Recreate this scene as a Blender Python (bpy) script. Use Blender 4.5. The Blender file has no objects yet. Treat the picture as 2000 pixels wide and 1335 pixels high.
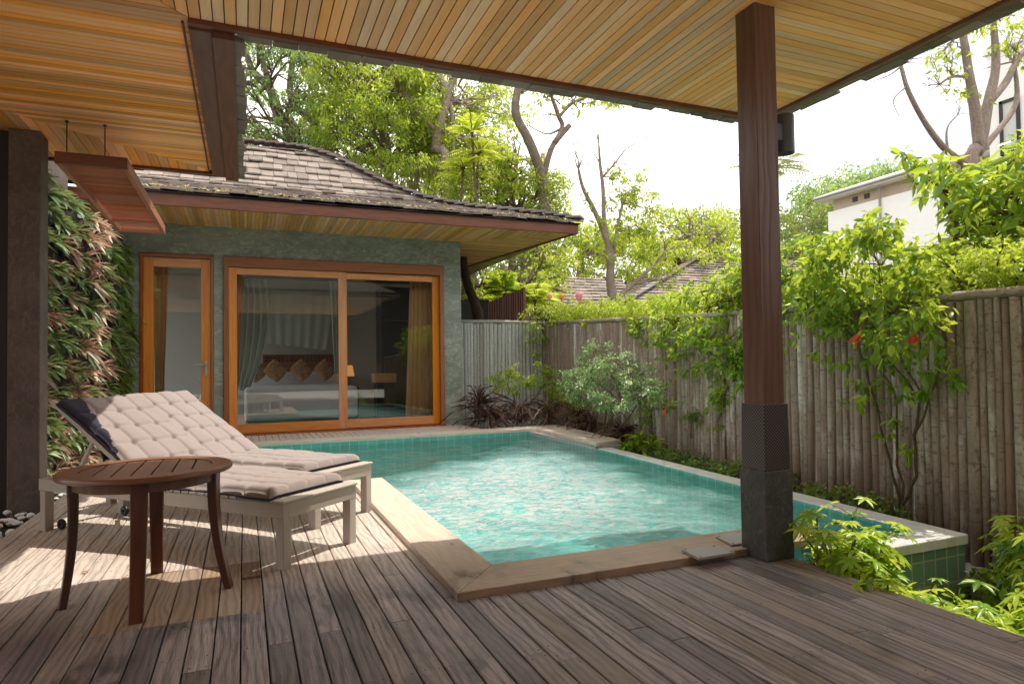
import bpy, math, random
import numpy as np
random.seed(7); rng = np.random.default_rng(7)
sc = bpy.context.scene
COL = sc.collection
PI = math.pi
R = math.radians

# ------------------------------------------------------------------ camera
F, CYP, HC = 1262.4, 681.4, 1.02
YAW, PIT, ROL = 0.3930769, 0.0247968, -0.0145060
def _rot():
    f = np.array([math.sin(YAW)*math.cos(PIT), math.cos(YAW)*math.cos(PIT), math.sin(PIT)])
    r = np.array([math.cos(YAW), -math.sin(YAW), 0.0]); u = np.cross(r, f)
    return r*math.cos(ROL)+u*math.sin(ROL), -r*math.sin(ROL)+u*math.cos(ROL), f
CR, CU, CF = _rot()
def at(px, py, x=None, y=None, z=None):
    """world point seen at photo pixel (px,py) on a plane x= / y= / z="""
    d = (px-1000)*CR + (CYP-py)*CU + F*CF
    if z is not None: t = (z-HC)/d[2]
    elif y is not None: t = y/d[1]
    else: t = x/d[0]
    return d*t + np.array([0, 0, HC])
cd = bpy.data.cameras.new('camera'); cam = bpy.data.objects.new('camera', cd); COL.objects.link(cam)
from mathutils import Matrix, Vector
m = Matrix.Identity(4)
for i in range(3):
    m[i][0] = CR[i]; m[i][1] = CU[i]; m[i][2] = -CF[i]
m[2][3] = HC
cam.matrix_world = m
cd.sensor_width = 36; cd.lens = F/2000*36; cd.shift_y = (CYP-667.5)/2000; cd.clip_start = 0.05; cd.clip_end = 3000
sc.camera = cam

# ------------------------------------------------------------------ world and sun
SUN = Vector((0.41, 0.14, 1.0)).normalized()
elev = math.asin(SUN.z); azim = math.atan2(SUN.x, SUN.y)
w = bpy.data.worlds.new('World'); sc.world = w; w.use_nodes = True
n = w.node_tree; n.nodes.clear(); L = n.links
out = n.nodes.new('ShaderNodeOutputWorld')
sky = n.nodes.new('ShaderNodeTexSky'); sky.sky_type = 'NISHITA'; sky.sun_disc = False
sky.sun_elevation = elev; sky.sun_rotation = azim; sky.air_density = 1.0; sky.dust_density = 2.5; sky.altitude = 0
bg = n.nodes.new('ShaderNodeBackground'); bg.inputs[1].default_value = 0.14
bg2 = n.nodes.new('ShaderNodeBackground'); bg2.inputs[0].default_value = (1.0, 0.975, 0.94, 1); bg2.inputs[1].default_value = 2.2
tc = n.nodes.new('ShaderNodeTexCoord'); nz = n.nodes.new('ShaderNodeTexNoise'); nz.inputs['Scale'].default_value = 1.7
nz.inputs['Detail'].default_value = 5
mp = n.nodes.new('ShaderNodeMapping'); mp.inputs['Scale'].default_value = (1, 1, 3)
rp = n.nodes.new('ShaderNodeValToRGB'); rp.color_ramp.elements[0].position = 0.38; rp.color_ramp.elements[1].position = 0.54
rp.color_ramp.elements[0].color = (0.30,)*3+(1,); rp.color_ramp.elements[1].color = (1, 1, 1, 1)
mx = n.nodes.new('ShaderNodeMixShader')
L.new(tc.outputs['Generated'], mp.inputs[0]); L.new(mp.outputs[0], nz.inputs['Vector']); L.new(nz.outputs[0], rp.inputs[0])
L.new(sky.outputs[0], bg.inputs[0]); L.new(rp.outputs[0], mx.inputs[0]); L.new(bg.outputs[0], mx.inputs[1]); L.new(bg2.outputs[0], mx.inputs[2])
L.new(mx.outputs[0], out.inputs[0])
sd = bpy.data.lights.new('sun', 'SUN'); sd.energy = 5.0; sd.angle = R(0.5); sd.color = (1.0, 0.93, 0.82)
so = bpy.data.objects.new('sun', sd); COL.objects.link(so); so.rotation_euler = SUN.to_track_quat('Z', 'Y').to_euler()
so.location = (6, 3, 12)
sc.view_settings.view_transform = 'Standard'; sc.view_settings.look = 'None'; sc.view_settings.exposure = 0
cy = sc.cycles
cy.max_bounces = 10; cy.transparent_max_bounces = 16; cy.diffuse_bounces = 5; cy.glossy_bounces = 4
cy.caustics_reflective = False; cy.caustics_refractive = False; cy.sample_clamp_indirect = 6
cy.use_denoising = True
try: cy.denoiser = 'OPENIMAGEDENOISE'
except Exception: pass

# ------------------------------------------------------------------ object helpers
def tag(o, label=None, cat=None, group=None, kind=None):
    if label: o['label'] = label
    if cat: o['category'] = cat
    if group: o['group'] = group
    if kind: o['kind'] = kind
    return o
def thing(name, label, cat, loc=(0, 0, 0), rz=0, group=None):
    o = bpy.data.objects.new(name, None); COL.objects.link(o); o.location = loc; o.rotation_euler = (0, 0, rz)
    o.empty_display_size = 0.1
    return tag(o, label, cat, group)
def chamfer_section(w, h, c):
    return [(-w, -h+c), (-w+c, -h), (w-c, -h), (w, -h+c), (w, h-c), (w-c, h), (-w+c, h), (-w, h-c)]
class MB:
    def __init__(s): s.v = []; s.f = []; s.mi = []; s.r = []; s.g = []; s.nv = 0
    def add(s, vs, fs, mi=0, rnd=None, gc=None):
        if rnd is None: rnd = random.random()
        b = len(s.v); s.v += [tuple(float(c) for c in p) for p in vs]
        s.f += [tuple(b+i for i in f) for f in fs]; s.mi += [mi]*len(fs)
        s.r += [rnd]*len(vs); s.g += (gc if gc is not None else [tuple(float(c) for c in p) for p in vs]); return s
    def box(s, x0, x1, y0, y1, z0, z1, mi=0, rnd=None):
        vs = [(x, y, z) for z in (z0, z1) for y in (y0, y1) for x in (x0, x1)]
        return s.add(vs, [(0, 2, 3, 1), (4, 5, 7, 6), (0, 1, 5, 4), (2, 6, 7, 3), (0, 4, 6, 2), (1, 3, 7, 5)], mi, rnd)
    def bar(s, p0, p1, w, h, up=(0, 0, 1), c=0.0, mi=0, rnd=None, w1=None, h1=None):
        """square bar from p0 to p1, full width w, height h; grain coords along the bar"""
        p0 = np.array(p0, float); p1 = np.array(p1, float); d = p1-p0; ln = np.linalg.norm(d); d /= ln
        up = np.array(up, float); sd_ = np.cross(d, up)
        if np.linalg.norm(sd_) < 1e-6: sd_ = np.cross(d, (1, 0, 0))
        sd_ /= np.linalg.norm(sd_); u = np.cross(sd_, d)
        if rnd is None: rnd = random.random()
        vs = []; gc = []
        for k, (p, ww, hh) in enumerate(((p0, w, h), (p1, w1 or w, h1 or h))):
            sec = chamfer_section(ww/2, hh/2, c) if c else [(-ww/2, -hh/2), (ww/2, -hh/2), (ww/2, hh/2), (-ww/2, hh/2)]
            for a, b in sec:
                vs.append(p+sd_*a+u*b); gc.append((k*ln, a+b*0.7, rnd*37.0))
        nn = len(vs)//2
        fs = [tuple(range(nn-1, -1, -1)), tuple(range(nn, 2*nn))]+[(i, (i+1) % nn, nn+(i+1) % nn, nn+i) for i in range(nn)]
        return s.add(vs, fs, mi, rnd, gc)
    def tube(s, pts, rad, n=8, mi=0, rnd=None, cap=True, wob=0.0):
        pts = [np.array(p, float) for p in pts]
        if rnd is None: rnd = random.random()
        vs = []; gc = []; pu = None; acc = 0
        for i, p in enumerate(pts):
            d = pts[min(i+1, len(pts)-1)]-pts[max(i-1, 0)]; d = d/(np.linalg.norm(d)+1e-9)
            if pu is None:
                pu = np.cross(d, (0.31, 0.77, 0.2)); pu /= np.linalg.norm(pu)
            else:
                pu = pu-d*(pu@d); pu /= np.linalg.norm(pu)
            q = np.cross(d, pu)
            if i: acc += np.linalg.norm(p-pts[i-1])
            r = rad[i] if hasattr(rad, '__len__') else rad
            for k in range(n):
                a = 2*PI*k/n; rr = r*(1+wob*(random.random()-.5))
                vs.append(p+pu*rr*math.cos(a)+q*rr*math.sin(a)); gc.append((acc, r*math.cos(a), rnd*37+r*math.sin(a)))
        m_ = len(pts)
        fs = [(i*n+k, i*n+(k+1) % n, (i+1)*n+(k+1) % n, (i+1)*n+k) for i in range(m_-1) for k in range(n)]
        if cap: fs += [tuple(range(n-1, -1, -1)), tuple(range((m_-1)*n, m_*n))]
        return s.add(vs, fs, mi, rnd, gc)
    def lathe(s, prof, c=(0, 0, 0), n=24, mi=0, rnd=None):
        vs = [(c[0]+r*math.cos(2*PI*k/n), c[1]+r*math.sin(2*PI*k/n), c[2]+z) for r, z in prof for k in range(n)]
        m_ = len(prof)
        fs = [(i*n+k, i*n+(k+1) % n, (i+1)*n+(k+1) % n, (i+1)*n+k) for i in range(m_-1) for k in range(n)]
        fs += [tuple(range(n-1, -1, -1)), tuple(range((m_-1)*n, m_*n))]
        return s.add(vs, fs, mi, rnd)
    def prism(s, poly, z0, z1, mi=0, rnd=None, gdir=None):
        nn = len(poly); zz0 = z0 if hasattr(z0, '__len__') else [z0]*nn; zz1 = z1 if hasattr(z1, '__len__') else [z1]*nn
        vs = [(p[0], p[1], zz0[i]) for i, p in enumerate(poly)]+[(p[0], p[1], zz1[i]) for i, p in enumerate(poly)]
        fs = [tuple(range(nn-1, -1, -1)), tuple(range(nn, 2*nn))]+[(i, (i+1) % nn, nn+(i+1) % nn, nn+i) for i in range(nn)]
        if rnd is None: rnd = random.random()
        gc = None
        if gdir == 'y': gc = [(v[1], v[0]+v[2]*.7, rnd*37) for v in vs]
        if gdir == 'x': gc = [(v[0], v[1]+v[2]*.7, rnd*37) for v in vs]
        return s.add(vs, fs, mi, rnd, gc)
    def build(s, name, mats, parent=None, smooth=False, bevel=0, kind=None, auto=False, seg=2):
        me = bpy.data.meshes.new(name); me.from_pydata(s.v, [], s.f)
        for mt in (mats if isinstance(mats, (list, tuple)) else [mats]): me.materials.append(mt)
        me.polygons.foreach_set('material_index', s.mi)
        a = me.attributes.new('rnd', 'FLOAT', 'POINT'); a.data.foreach_set('value', s.r)
        g = me.attributes.new('gc', 'FLOAT_VECTOR', 'POINT'); g.data.foreach_set('vector', np.array(s.g, float).ravel())
        if smooth: me.polygons.foreach_set('use_smooth', [True]*len(me.polygons))
        if auto: me.set_sharp_from_angle(angle=R(40))
        me.update()
        o = bpy.data.objects.new(name, me); COL.objects.link(o)
        if parent is not None: o.parent = parent
        if bevel:
            b = o.modifiers.new('bevel', 'BEVEL'); b.width = bevel; b.segments = seg; b.limit_method = 'ANGLE'
        if kind: o['kind'] = kind
        return o
def copy_thing(root, loc, rz=None, scale=None, label=None):
    c = root.copy(); COL.objects.link(c); c.location = loc
    if rz is not None: c.rotation_euler = rz if hasattr(rz, '__len__') else (0, 0, rz)
    if scale: c.scale = (scale,)*3
    if label: c['label'] = label
    for ch in list(root.children):
        d = ch.copy(); COL.objects.link(d); d.parent = c
        for g in list(ch.children):
            e = g.copy(); COL.objects.link(e); e.parent = d
    return c

# ------------------------------------------------------------------ material helpers
class NT:
    def __init__(s, name):
        s.m = bpy.data.materials.new(name); s.m.use_nodes = True; s.t = s.m.node_tree; s.t.nodes.clear()
        s.o = s.t.nodes.new('ShaderNodeOutputMaterial')
    def n(s, typ, **kw):
        nd = s.t.nodes.new('ShaderNode'+typ)
        for k, v in kw.items():
            if k.startswith('i_'):
                key = k[2:]; key = int(key) if key.isdigit() else key.replace('_', ' ')
                s.set(nd.inputs[key], v)
            else: setattr(nd, k, v)
        return nd
    def set(s, inp, v):
        if isinstance(v, bpy.types.NodeSocket): s.t.links.new(v, inp)
        elif hasattr(v, 'outputs'): s.t.links.new(v.outputs[0], inp)
        else:
            if hasattr(v, '__len__') and len(v) == 3 and inp.type == 'RGBA': v = tuple(v)+(1,)
            inp.default_value = v
    def math(s, op, a, b=0.0, c=None):
        nd = s.n('Math', operation=op); s.set(nd.inputs[0], a); s.set(nd.inputs[1], b)
        if c is not None: s.set(nd.inputs[2], c)
        return nd.outputs[0]
    def mix(s, fac, a, b, mode='MIX'):
        nd = s.n('Mix', data_type='RGBA', blend_type=mode, clamp_factor=True); s.set(nd.inputs[0], fac); s.set(nd.inputs[6], a); s.set(nd.inputs[7], b)
        return nd.outputs[2]
    def ramp(s, fac, stops):
        nd = s.n('ValToRGB'); s.set(nd.inputs[0], fac); cr = nd.color_ramp
        while len(cr.elements) < len(stops): cr.elements.new(0.5)
        for e, (p, c) in zip(cr.elements, stops):
            e.position = p; e.color = (c,)*3+(1,) if not hasattr(c, '__len__') else tuple(c)+(1,)
        return nd.outputs[0]
    def attr(s, name): return s.n('Attribute', attribute_name=name)
    def map(s, vec, scale=(1, 1, 1), loc=(0, 0, 0), rot=(0, 0, 0)):
        nd = s.n('Mapping'); s.set(nd.inputs[0], vec); nd.inputs['Scale'].default_value = scale; nd.inputs['Location'].default_value = loc
        nd.inputs['Rotation'].default_value = rot; return nd.outputs[0]
    def noise(s, vec, scale, detail=4, rough=0.5, dist=0.0):
        nd = s.n('TexNoise'); s.set(nd.inputs['Vector'], vec); nd.inputs['Scale'].default_value = scale; nd.inputs['Detail'].default_value = detail
        nd.inputs['Roughness'].default_value = rough; nd.inputs['Distortion'].default_value = dist; return nd.outputs[0]
    def bump(s, h, strength=0.3, dist=0.01, nrm=None):
        nd = s.n('Bump'); s.set(nd.inputs['Height'], h); nd.inputs['Strength'].default_value = strength; nd.inputs['Distance'].default_value = dist
        if nrm is not None: s.set(nd.inputs['Normal'], nrm)
        return nd.outputs[0]
    def bsdf(s, col, rough=0.6, bump=None, metal=0.0, spec=0.5, **kw):
        nd = s.n('BsdfPrincipled'); s.set(nd.inputs['Base Color'], col); s.set(nd.inputs['Roughness'], rough); nd.inputs['Metallic'].default_value = metal
        s.set(nd.inputs['Specular IOR Level'], spec)
        if bump is not None: s.set(nd.inputs['Normal'], bump)
        for k, v in kw.items(): s.set(nd.inputs[k.replace('_', ' ')], v)
        return nd.outputs[0]
    def out(s, sh): s.t.links.new(sh, s.o.inputs[0]); return s.m
    def obj(s): return s.n('TexCoord').outputs['Object']

def wood(name, dark, light, ring=60, warp=10, rough=0.55, tint=0.35, contrast=0.8, bumps=0.25, along=1.6, alt=None, weather=None, stain=None, spec=0.4, fine=1.0, sun_paint=None):
    t = NT(name); gc = t.attr('gc').outputs['Vector']; rnd = t.attr('rnd').outputs['Fac']
    n1 = t.noise(t.map(gc, (along, 7, 1)), 1.0, 2, 0.45)
    sep = t.n('SeparateXYZ'); t.set(sep.inputs[0], gc)
    ph = t.math('ADD', t.math('MULTIPLY', sep.outputs[1], ring*2.2), t.math('MULTIPLY', n1, warp*4.0))
    rg = t.math('MULTIPLY_ADD', t.math('SINE', ph, 0), 0.5, 0.5)
    rg = t.math('POWER', rg, 1.6)
    fn = t.noise(t.map(gc, (along*5, 260, 1)), 1.0, 4, 0.65)
    bl = t.noise(t.map(gc, (1.3, 5, 1)), 1.7, 4, 0.6)
    fac = t.math('ADD', t.math('MULTIPLY', rg, 0.42*contrast), t.math('ADD', t.math('MULTIPLY', t.math('SUBTRACT', fn, 0.5), 1.1*contrast*fine), t.math('MULTIPLY', bl, 0.55)))
    col = t.mix(fac, light, dark)
    if alt is not None: col = t.mix(t.ramp(rnd, [(0.0, 0.0), (0.55, 0.0), (1.0, 0.9)]), col, t.mix(fac, alt, tuple(c*.55 for c in alt)))
    wn = t.n('TexWhiteNoise', noise_dimensions='1D'); t.set(wn.inputs['W'], t.math('MULTIPLY', rnd, 91.7))
    hv = t.n('HueSaturation'); t.set(hv.inputs['Color'], col)
    t.set(hv.inputs['Value'], t.math('MULTIPLY_ADD', wn.outputs[0], tint*1.5, 1-tint*0.75))
    t.set(hv.inputs['Saturation'], t.math('MULTIPLY_ADD', rnd, -0.3, 1.12)); col = hv.outputs[0]
    ro = rough
    if weather is not None:
        ob = t.n('NewGeometry').outputs['Position']
        wv = t.noise(t.map(ob, (1, .6, 1)), 1.7, 6, 0.62)
        col = t.mix(t.ramp(wv, [(0.40, 0.0), (0.66, 0.75)]), col, weather)
        if stain is not None:
            w2 = t.noise(t.map(ob, (3.2, 1.6, 1), (7, 3, 1)), 1.6, 5, 0.6)
            st = t.ramp(w2, [(0.55, 0.0), (0.68, 0.8)])
            col = t.mix(st, col, stain); ro = t.math('MULTIPLY_ADD', st, -0.22, rough)
    if sun_paint is not None:   # sunlight painted in: wood beyond the roof line turns paler
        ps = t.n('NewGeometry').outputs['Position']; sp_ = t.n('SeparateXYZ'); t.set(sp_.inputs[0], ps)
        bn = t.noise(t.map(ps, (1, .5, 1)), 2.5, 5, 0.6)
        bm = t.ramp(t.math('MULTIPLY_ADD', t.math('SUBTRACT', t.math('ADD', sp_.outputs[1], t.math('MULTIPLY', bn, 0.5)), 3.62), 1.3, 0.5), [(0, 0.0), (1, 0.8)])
        col = t.mix(bm, col, t.mix(t.math('MULTIPLY', fac, 0.8), sun_paint, tuple(c*.45 for c in sun_paint)))
    b = t.bump(t.math('ADD', rg, t.math('MULTIPLY', fn, 1.2)), bumps, 0.0035)
    return t.out(t.bsdf(col, ro, b, spec=spec))

M = {}
M['deck'] = wood('weathered_deck_wood', (0.045, 0.036, 0.036), (0.315, 0.275, 0.265), ring=85, warp=6, rough=0.55, tint=0.80, contrast=1.05, bumps=0.7, fine=2.3, alt=(0.34, 0.25, 0.17), weather=(0.235, 0.208, 0.215), stain=(0.06, 0.05, 0.052), sun_paint=(0.82, 0.70, 0.60))
M['hatch'] = wood('new_deck_wood', (0.17, 0.115, 0.078), (0.41, 0.31, 0.225), ring=110, warp=7, rough=0.6, tint=0.25, contrast=0.9, bumps=0.4)
M['coping'] = wood('coping_wood', (0.20, 0.13, 0.085), (0.44, 0.33, 0.235), ring=50, warp=9, rough=0.42, tint=0.1, contrast=0.55, bumps=0.25, weather=(0.30, 0.24, 0.185), stain=(0.12, 0.085, 0.078), sun_paint=(0.86, 0.74, 0.60))
M['soffit'] = wood('orange_soffit_wood', (0.84, 0.34, 0.115), (1.0, 0.57, 0.26), ring=40, warp=5, rough=0.42, tint=0.26, contrast=0.5, bumps=0.12, alt=(1.0, 0.58, 0.28), fine=0.8)
M['soffit2'] = wood('soffit_wood_left', (0.74, 0.27, 0.065), (1.0, 0.50, 0.17), ring=40, warp=5, rough=0.4, tint=0.5, contrast=0.6, bumps=0.12, fine=0.8)
M['vsoffit'] = wood('villa_soffit_wood', (0.52, 0.24, 0.085), (0.85, 0.48, 0.20), ring=40, warp=5, rough=0.5, tint=0.4, contrast=0.6, bumps=0.12)
M['trim'] = wood('dark_trim_wood', (0.07, 0.026, 0.016), (0.19, 0.075, 0.045), ring=40, warp=5, rough=0.4, tint=0.2, contrast=0.7, bumps=0.2)
M['post'] = wood('oiled_post_wood', (0.07, 0.036, 0.025), (0.17, 0.09, 0.063), ring=60, warp=4, rough=0.34, tint=0.05, contrast=0.6, bumps=0.2)
M['frame'] = wood('orange_frame_wood', (0.42, 0.13, 0.028), (0.72, 0.28, 0.07), ring=40, warp=5, rough=0.35, tint=0.15, contrast=0.55, bumps=0.1)
M['frame2'] = wood('brown_frame_wood', (0.16, 0.045, 0.014), (0.34, 0.11, 0.035), ring=40, warp=5, rough=0.4, tint=0.15, contrast=0.5, bumps=0.1)
M['trellis'] = wood('trellis_wood', (0.24, 0.075, 0.04), (0.46, 0.17, 0.09), ring=40, warp=5, rough=0.45, tint=0.3, contrast=0.6, bumps=0.2)
M['table'] = wood('oiled_table_wood', (0.10, 0.043, 0.022), (0.26, 0.12, 0.062), ring=60, warp=6, rough=0.33, tint=0.16, contrast=0.6, bumps=0.18)
M['tleg'] = wood('dark_leg_wood', (0.045, 0.018, 0.011), (0.125, 0.050, 0.028), ring=60, warp=5, rough=0.35, tint=0.1, contrast=0.6, bumps=0.18)
M['lframe'] = wood('taupe_painted_wood', (0.34, 0.29, 0.25), (0.50, 0.45, 0.39), ring=40, warp=4, rough=0.5, tint=0.08, contrast=0.35, bumps=0.15)

def bamboo():
    t = NT('weathered_bamboo'); gc = t.attr('gc').outputs['Vector']; rnd = t.attr('rnd').outputs['Fac']
    n1 = t.noise(t.map(gc, (3, 30, 1)), 1.0, 6, 0.7); n2 = t.noise(t.map(gc, (1.2, 9, 1)), 1.3, 4, 0.6); n3 = t.noise(t.map(gc, (30, 60, 5)), 1.0, 3, 0.7)
    c = t.mix(n1, (0.11, 0.08, 0.058), (0.54, 0.46, 0.37))
    c = t.mix(t.ramp(n2, [(0.50, 0.0), (0.64, 0.9)]), c, (0.62, 0.60, 0.54))
    c = t.mix(t.ramp(n3, [(0.52, 0.0), (0.72, 0.8)]), c, (0.06, 0.042, 0.03))
    c = t.mix(t.ramp(rnd, [(0.2, 0.0), (1, 0.75)]), c, (0.22, 0.15, 0.105))
    gp = t.n('NewGeometry').outputs['Position']; sg = t.n('SeparateXYZ'); t.set(sg.inputs[0], gp); low_tone = t.math('SUBTRACT', 1.0, t.math('MULTIPLY', t.math('ADD', sg.outputs[2], t.math('MULTIPLY', n2, 0.5)), 1.6)); c = t.mix(t.ramp(low_tone, [(0.2, 0.0), (1.0, 0.75)]), c, (0.075, 0.05, 0.035))  # poles turn darker towards the foot
    sep = t.n('SeparateXYZ'); t.set(sep.inputs[0], gc)
    fr = t.math('FRACT', t.math('ADD', t.math('MULTIPLY', sep.outputs[0], 2.6), t.math('MULTIPLY', rnd, 7.3)))
    ring = t.math('LESS_THAN', fr, 0.018); c = t.mix(t.math('MULTIPLY', ring, .45), c, (0.06, 0.04, 0.028))
    return t.out(t.bsdf(c, 0.65, t.bump(t.math('ADD', n1, t.math('MULTIPLY', ring, -1.0)), 0.5, 0.006), spec=0.3))
M['bamboo'] = bamboo()
def bamboo2():
    t = NT('pale_bamboo'); gc = t.attr('gc').outputs['Vector']; rnd = t.attr('rnd').outputs['Fac']
    n1 = t.noise(t.map(gc, (2, 30, 1)), 1.0, 6, 0.7); n2 = t.noise(t.map(gc, (1.5, 12, 1)), 1.3, 4, 0.6)
    c = t.mix(n1, (0.32, 0.33, 0.30), (0.74, 0.76, 0.71)); c = t.mix(t.ramp(n2, [(0.56, 0.0), (0.72, 0.7)]), c, (0.26, 0.24, 0.20))
    c = t.mix(t.ramp(rnd, [(0.2, 0), (1, 0.8)]), c, (0.30, 0.27, 0.22)); n4 = t.noise(t.map(gc, (26, 60, 5)), 1.0, 3, 0.7); c = t.mix(t.ramp(n4, [(0.52, 0.0), (0.70, 0.7)]), c, (0.14, 0.12, 0.095))
    return t.out(t.bsdf(c, 0.7, t.bump(n1, 0.4, 0.006), spec=0.3))
M['bamboo2'] = bamboo2()

def plain(name, col, rough=0.6, var=0.12, scale=12, metal=0.0, spec=0.5, bump=0.1, detail=5):
    t = NT(name); o = t.obj(); nn = t.noise(o, scale, detail, 0.6)
    c = t.mix(nn, tuple(x*(1-var) for x in col), tuple(min(1, x*(1+var)) for x in col))
    return t.out(t.bsdf(c, rough, t.bump(nn, bump, 0.004), metal=metal, spec=spec))
def concrete(name, c0, c1, c2, scale=2.2, streak=(1, 1, 1), rough=0.62, bump=0.25):
    t = NT(name); o = t.n('NewGeometry').outputs['Position']
    n1 = t.noise(t.map(o, streak), scale, 8, 0.65, 0.8); n2 = t.noise(t.map(o, (streak[0]*3, streak[1]*3, streak[2]*2.0)), scale*2.1, 6, 0.7, 1.6); n3 = t.noise(o, 90, 3, 0.6)
    c = t.mix(t.ramp(n1, [(0.32, 0.0), (0.68, 1.0)]), c0, c1); c = t.mix(t.ramp(n2, [(0.48, 0.0), (0.70, 0.75)]), c, c2)
    c = t.mix(t.math('MULTIPLY', n3, 0.3), c, tuple(x*.6 for x in c0))
    return t.out(t.bsdf(c, rough, t.bump(t.math('ADD', n2, t.math('MULTIPLY', n3, .3)), bump, 0.006), spec=0.35))
M['concrete'] = concrete('green_grey_concrete', (0.17, 0.19, 0.16), (0.33, 0.35, 0.305), (0.55, 0.57, 0.49), 1.6, (0.6, 1, 1.8))
M['darkcon'] = concrete('dark_post_concrete', (0.040, 0.042, 0.04), (0.085, 0.088, 0.082), (0.15, 0.15, 0.14), 5)
M['pillar'] = concrete('brown_pillar_concrete', (0.085, 0.062, 0.054), (0.155, 0.12, 0.105), (0.21, 0.17, 0.15), 3)
M['stucco'] = plain('white_render', (0.93, 0.92, 0.91), 0.8, 0.05, 3)
M['innerwall'] = plain('interior_white_wall', (0.62, 0.63, 0.60), 0.8, 0.03, 3)
M['steel'] = plain('brushed_steel', (0.5, 0.5, 0.5), 0.35, 0.08, 30, metal=0.9)
M['plate'] = plain('grey_cover_plate', (0.30, 0.285, 0.28), 0.55, 0.15, 20)
M['black'] = plain('black_metal', (0.02, 0.02, 0.022), 0.45, 0.2, 20)
M['lamp'] = plain('slate_lamp_metal', (0.075, 0.095, 0.11), 0.45, 0.1, 40)
M['roofdark'] = plain('roof_deck', (0.06, 0.045, 0.04), 0.8)
M['soil'] = plain('dark_soil', (0.055, 0.040, 0.028), 0.95, 0.5, 9, bump=0.8, spec=0.1)
M['ground'] = plain('garden_ground', (0.09, 0.085, 0.045), 0.95, 0.4, 2, bump=0.5, spec=0.1)
M['darkwall'] = plain('dark_timber_wall', (0.022, 0.016, 0.012), 0.6, 0.2, 8)
M['ifloor'] = wood('interior_floor_wood', (0.14, 0.06, 0.03), (0.26, 0.12, 0.06), ring=30, warp=4, rough=0.3, tint=0.1)
def fabric(name, c, var=0.08, scale=220, bump=0.25, sheen=0.3, rough=0.85):
    t = NT(name); o = t.obj(); a = t.noise(o, scale, 2, 0.7); b = t.noise(o, 7, 4, 0.5)
    col = t.mix(a, tuple(x*(1-var*1.6) for x in c), tuple(min(1, x*(1+var)) for x in c)); col = t.mix(t.math('MULTIPLY', b, 0.25), col, tuple(x*.8 for x in c))
    return t.out(t.bsdf(col, rough, t.bump(t.math('ADD', a, t.math('MULTIPLY', b, 2)), bump, 0.002), spec=0.2, Sheen_Weight=sheen))
M['cushion'] = fabric('beige_canvas', (0.335, 0.28, 0.262), var=0.16)
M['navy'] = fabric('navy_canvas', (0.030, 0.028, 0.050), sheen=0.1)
M['linen'] = fabric('white_linen', (0.82, 0.83, 0.88), var=0.03)
M['drape'] = fabric('grey_green_drape', (0.62, 0.68, 0.63), var=0.04)
M['curtain'] = fabric('ochre_curtain', (0.70, 0.38, 0.16), var=0.1)
def pillowm():
    t = NT('brown_patterned_pillow'); o = t.obj(); a = t.noise(o, 26, 3, 0.6, 1.5)
    c = t.mix(t.ramp(a, [(0.45, 0.0), (0.56, 1.0)]), (0.34, 0.15, 0.06), (0.62, 0.40, 0.22)); return t.out(t.bsdf(c, 0.8, spec=0.2))
M['pillow'] = pillowm()

def tiles(name, c0, c1, grout, size=(0.1, 0.1), wall=False, rough=0.12, mort=0.004, spec=0.5):
    t = NT(name); g = t.n('NewGeometry'); p = g.outputs['Position']
    if wall:
        s = t.n('SeparateXYZ'); t.set(s.inputs[0], p); cb = t.n('CombineXYZ'); t.set(cb.inputs[0], t.math('ADD', s.outputs[0], s.outputs[1])); t.set(cb.inputs[1], s.outputs[2]); vec = cb.outputs[0]
    else: vec = p
    br = t.n('TexBrick'); br.offset = 0.0; br.squash = 1.0; t.set(br.inputs['Vector'], vec); br.inputs['Scale'].default_value = 1.0
    br.inputs['Brick Width'].default_value = size[0]; br.inputs['Row Height'].default_value = size[1]; br.inputs['Mortar Size'].default_value = mort
    br.inputs['Mortar Smooth'].default_value = 0.1; br.inputs['Bias'].default_value = 0.0
    t.set(br.inputs['Color1'], c0); t.set(br.inputs['Color2'], c1); t.set(br.inputs['Mortar'], grout)
    nn = t.noise(p, 9, 5, 0.6); c = t.mix(t.math('MULTIPLY', nn, 0.45), br.outputs[0], tuple(x*.6 for x in c0))
    return t.out(t.bsdf(c, rough, t.bump(br.outputs['Fac'], -0.4, 0.003), spec=spec))
M['pfloor'] = tiles('pool_floor_tile', (0.46, 0.84, 0.80), (0.38, 0.78, 0.73), (0.60, 0.90, 0.86), (0.1, 0.1))
M['pwall'] = tiles('pool_wall_tile', (0.13, 0.42, 0.36), (0.18, 0.50, 0.43), (0.42, 0.62, 0.55), (0.125, 0.15), wall=True, mort=0.005)
M['rim'] = tiles('white_rim_tile', (0.62, 0.64, 0.60), (0.74, 0.75, 0.72), (0.80, 0.80, 0.76), (0.1, 0.1), rough=0.25)
M['rimwall'] = tiles('green_outer_tile', (0.13, 0.24, 0.19), (0.19, 0.30, 0.24), (0.42, 0.43, 0.33), (0.1, 0.15), wall=True, mort=0.005)
M['channel'] = tiles('grey_channel_tile', (0.45, 0.43, 0.43), (0.5, 0.48, 0.48), (0.75, 0.75, 0.72), (0.1, 0.1), wall=True)

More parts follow.
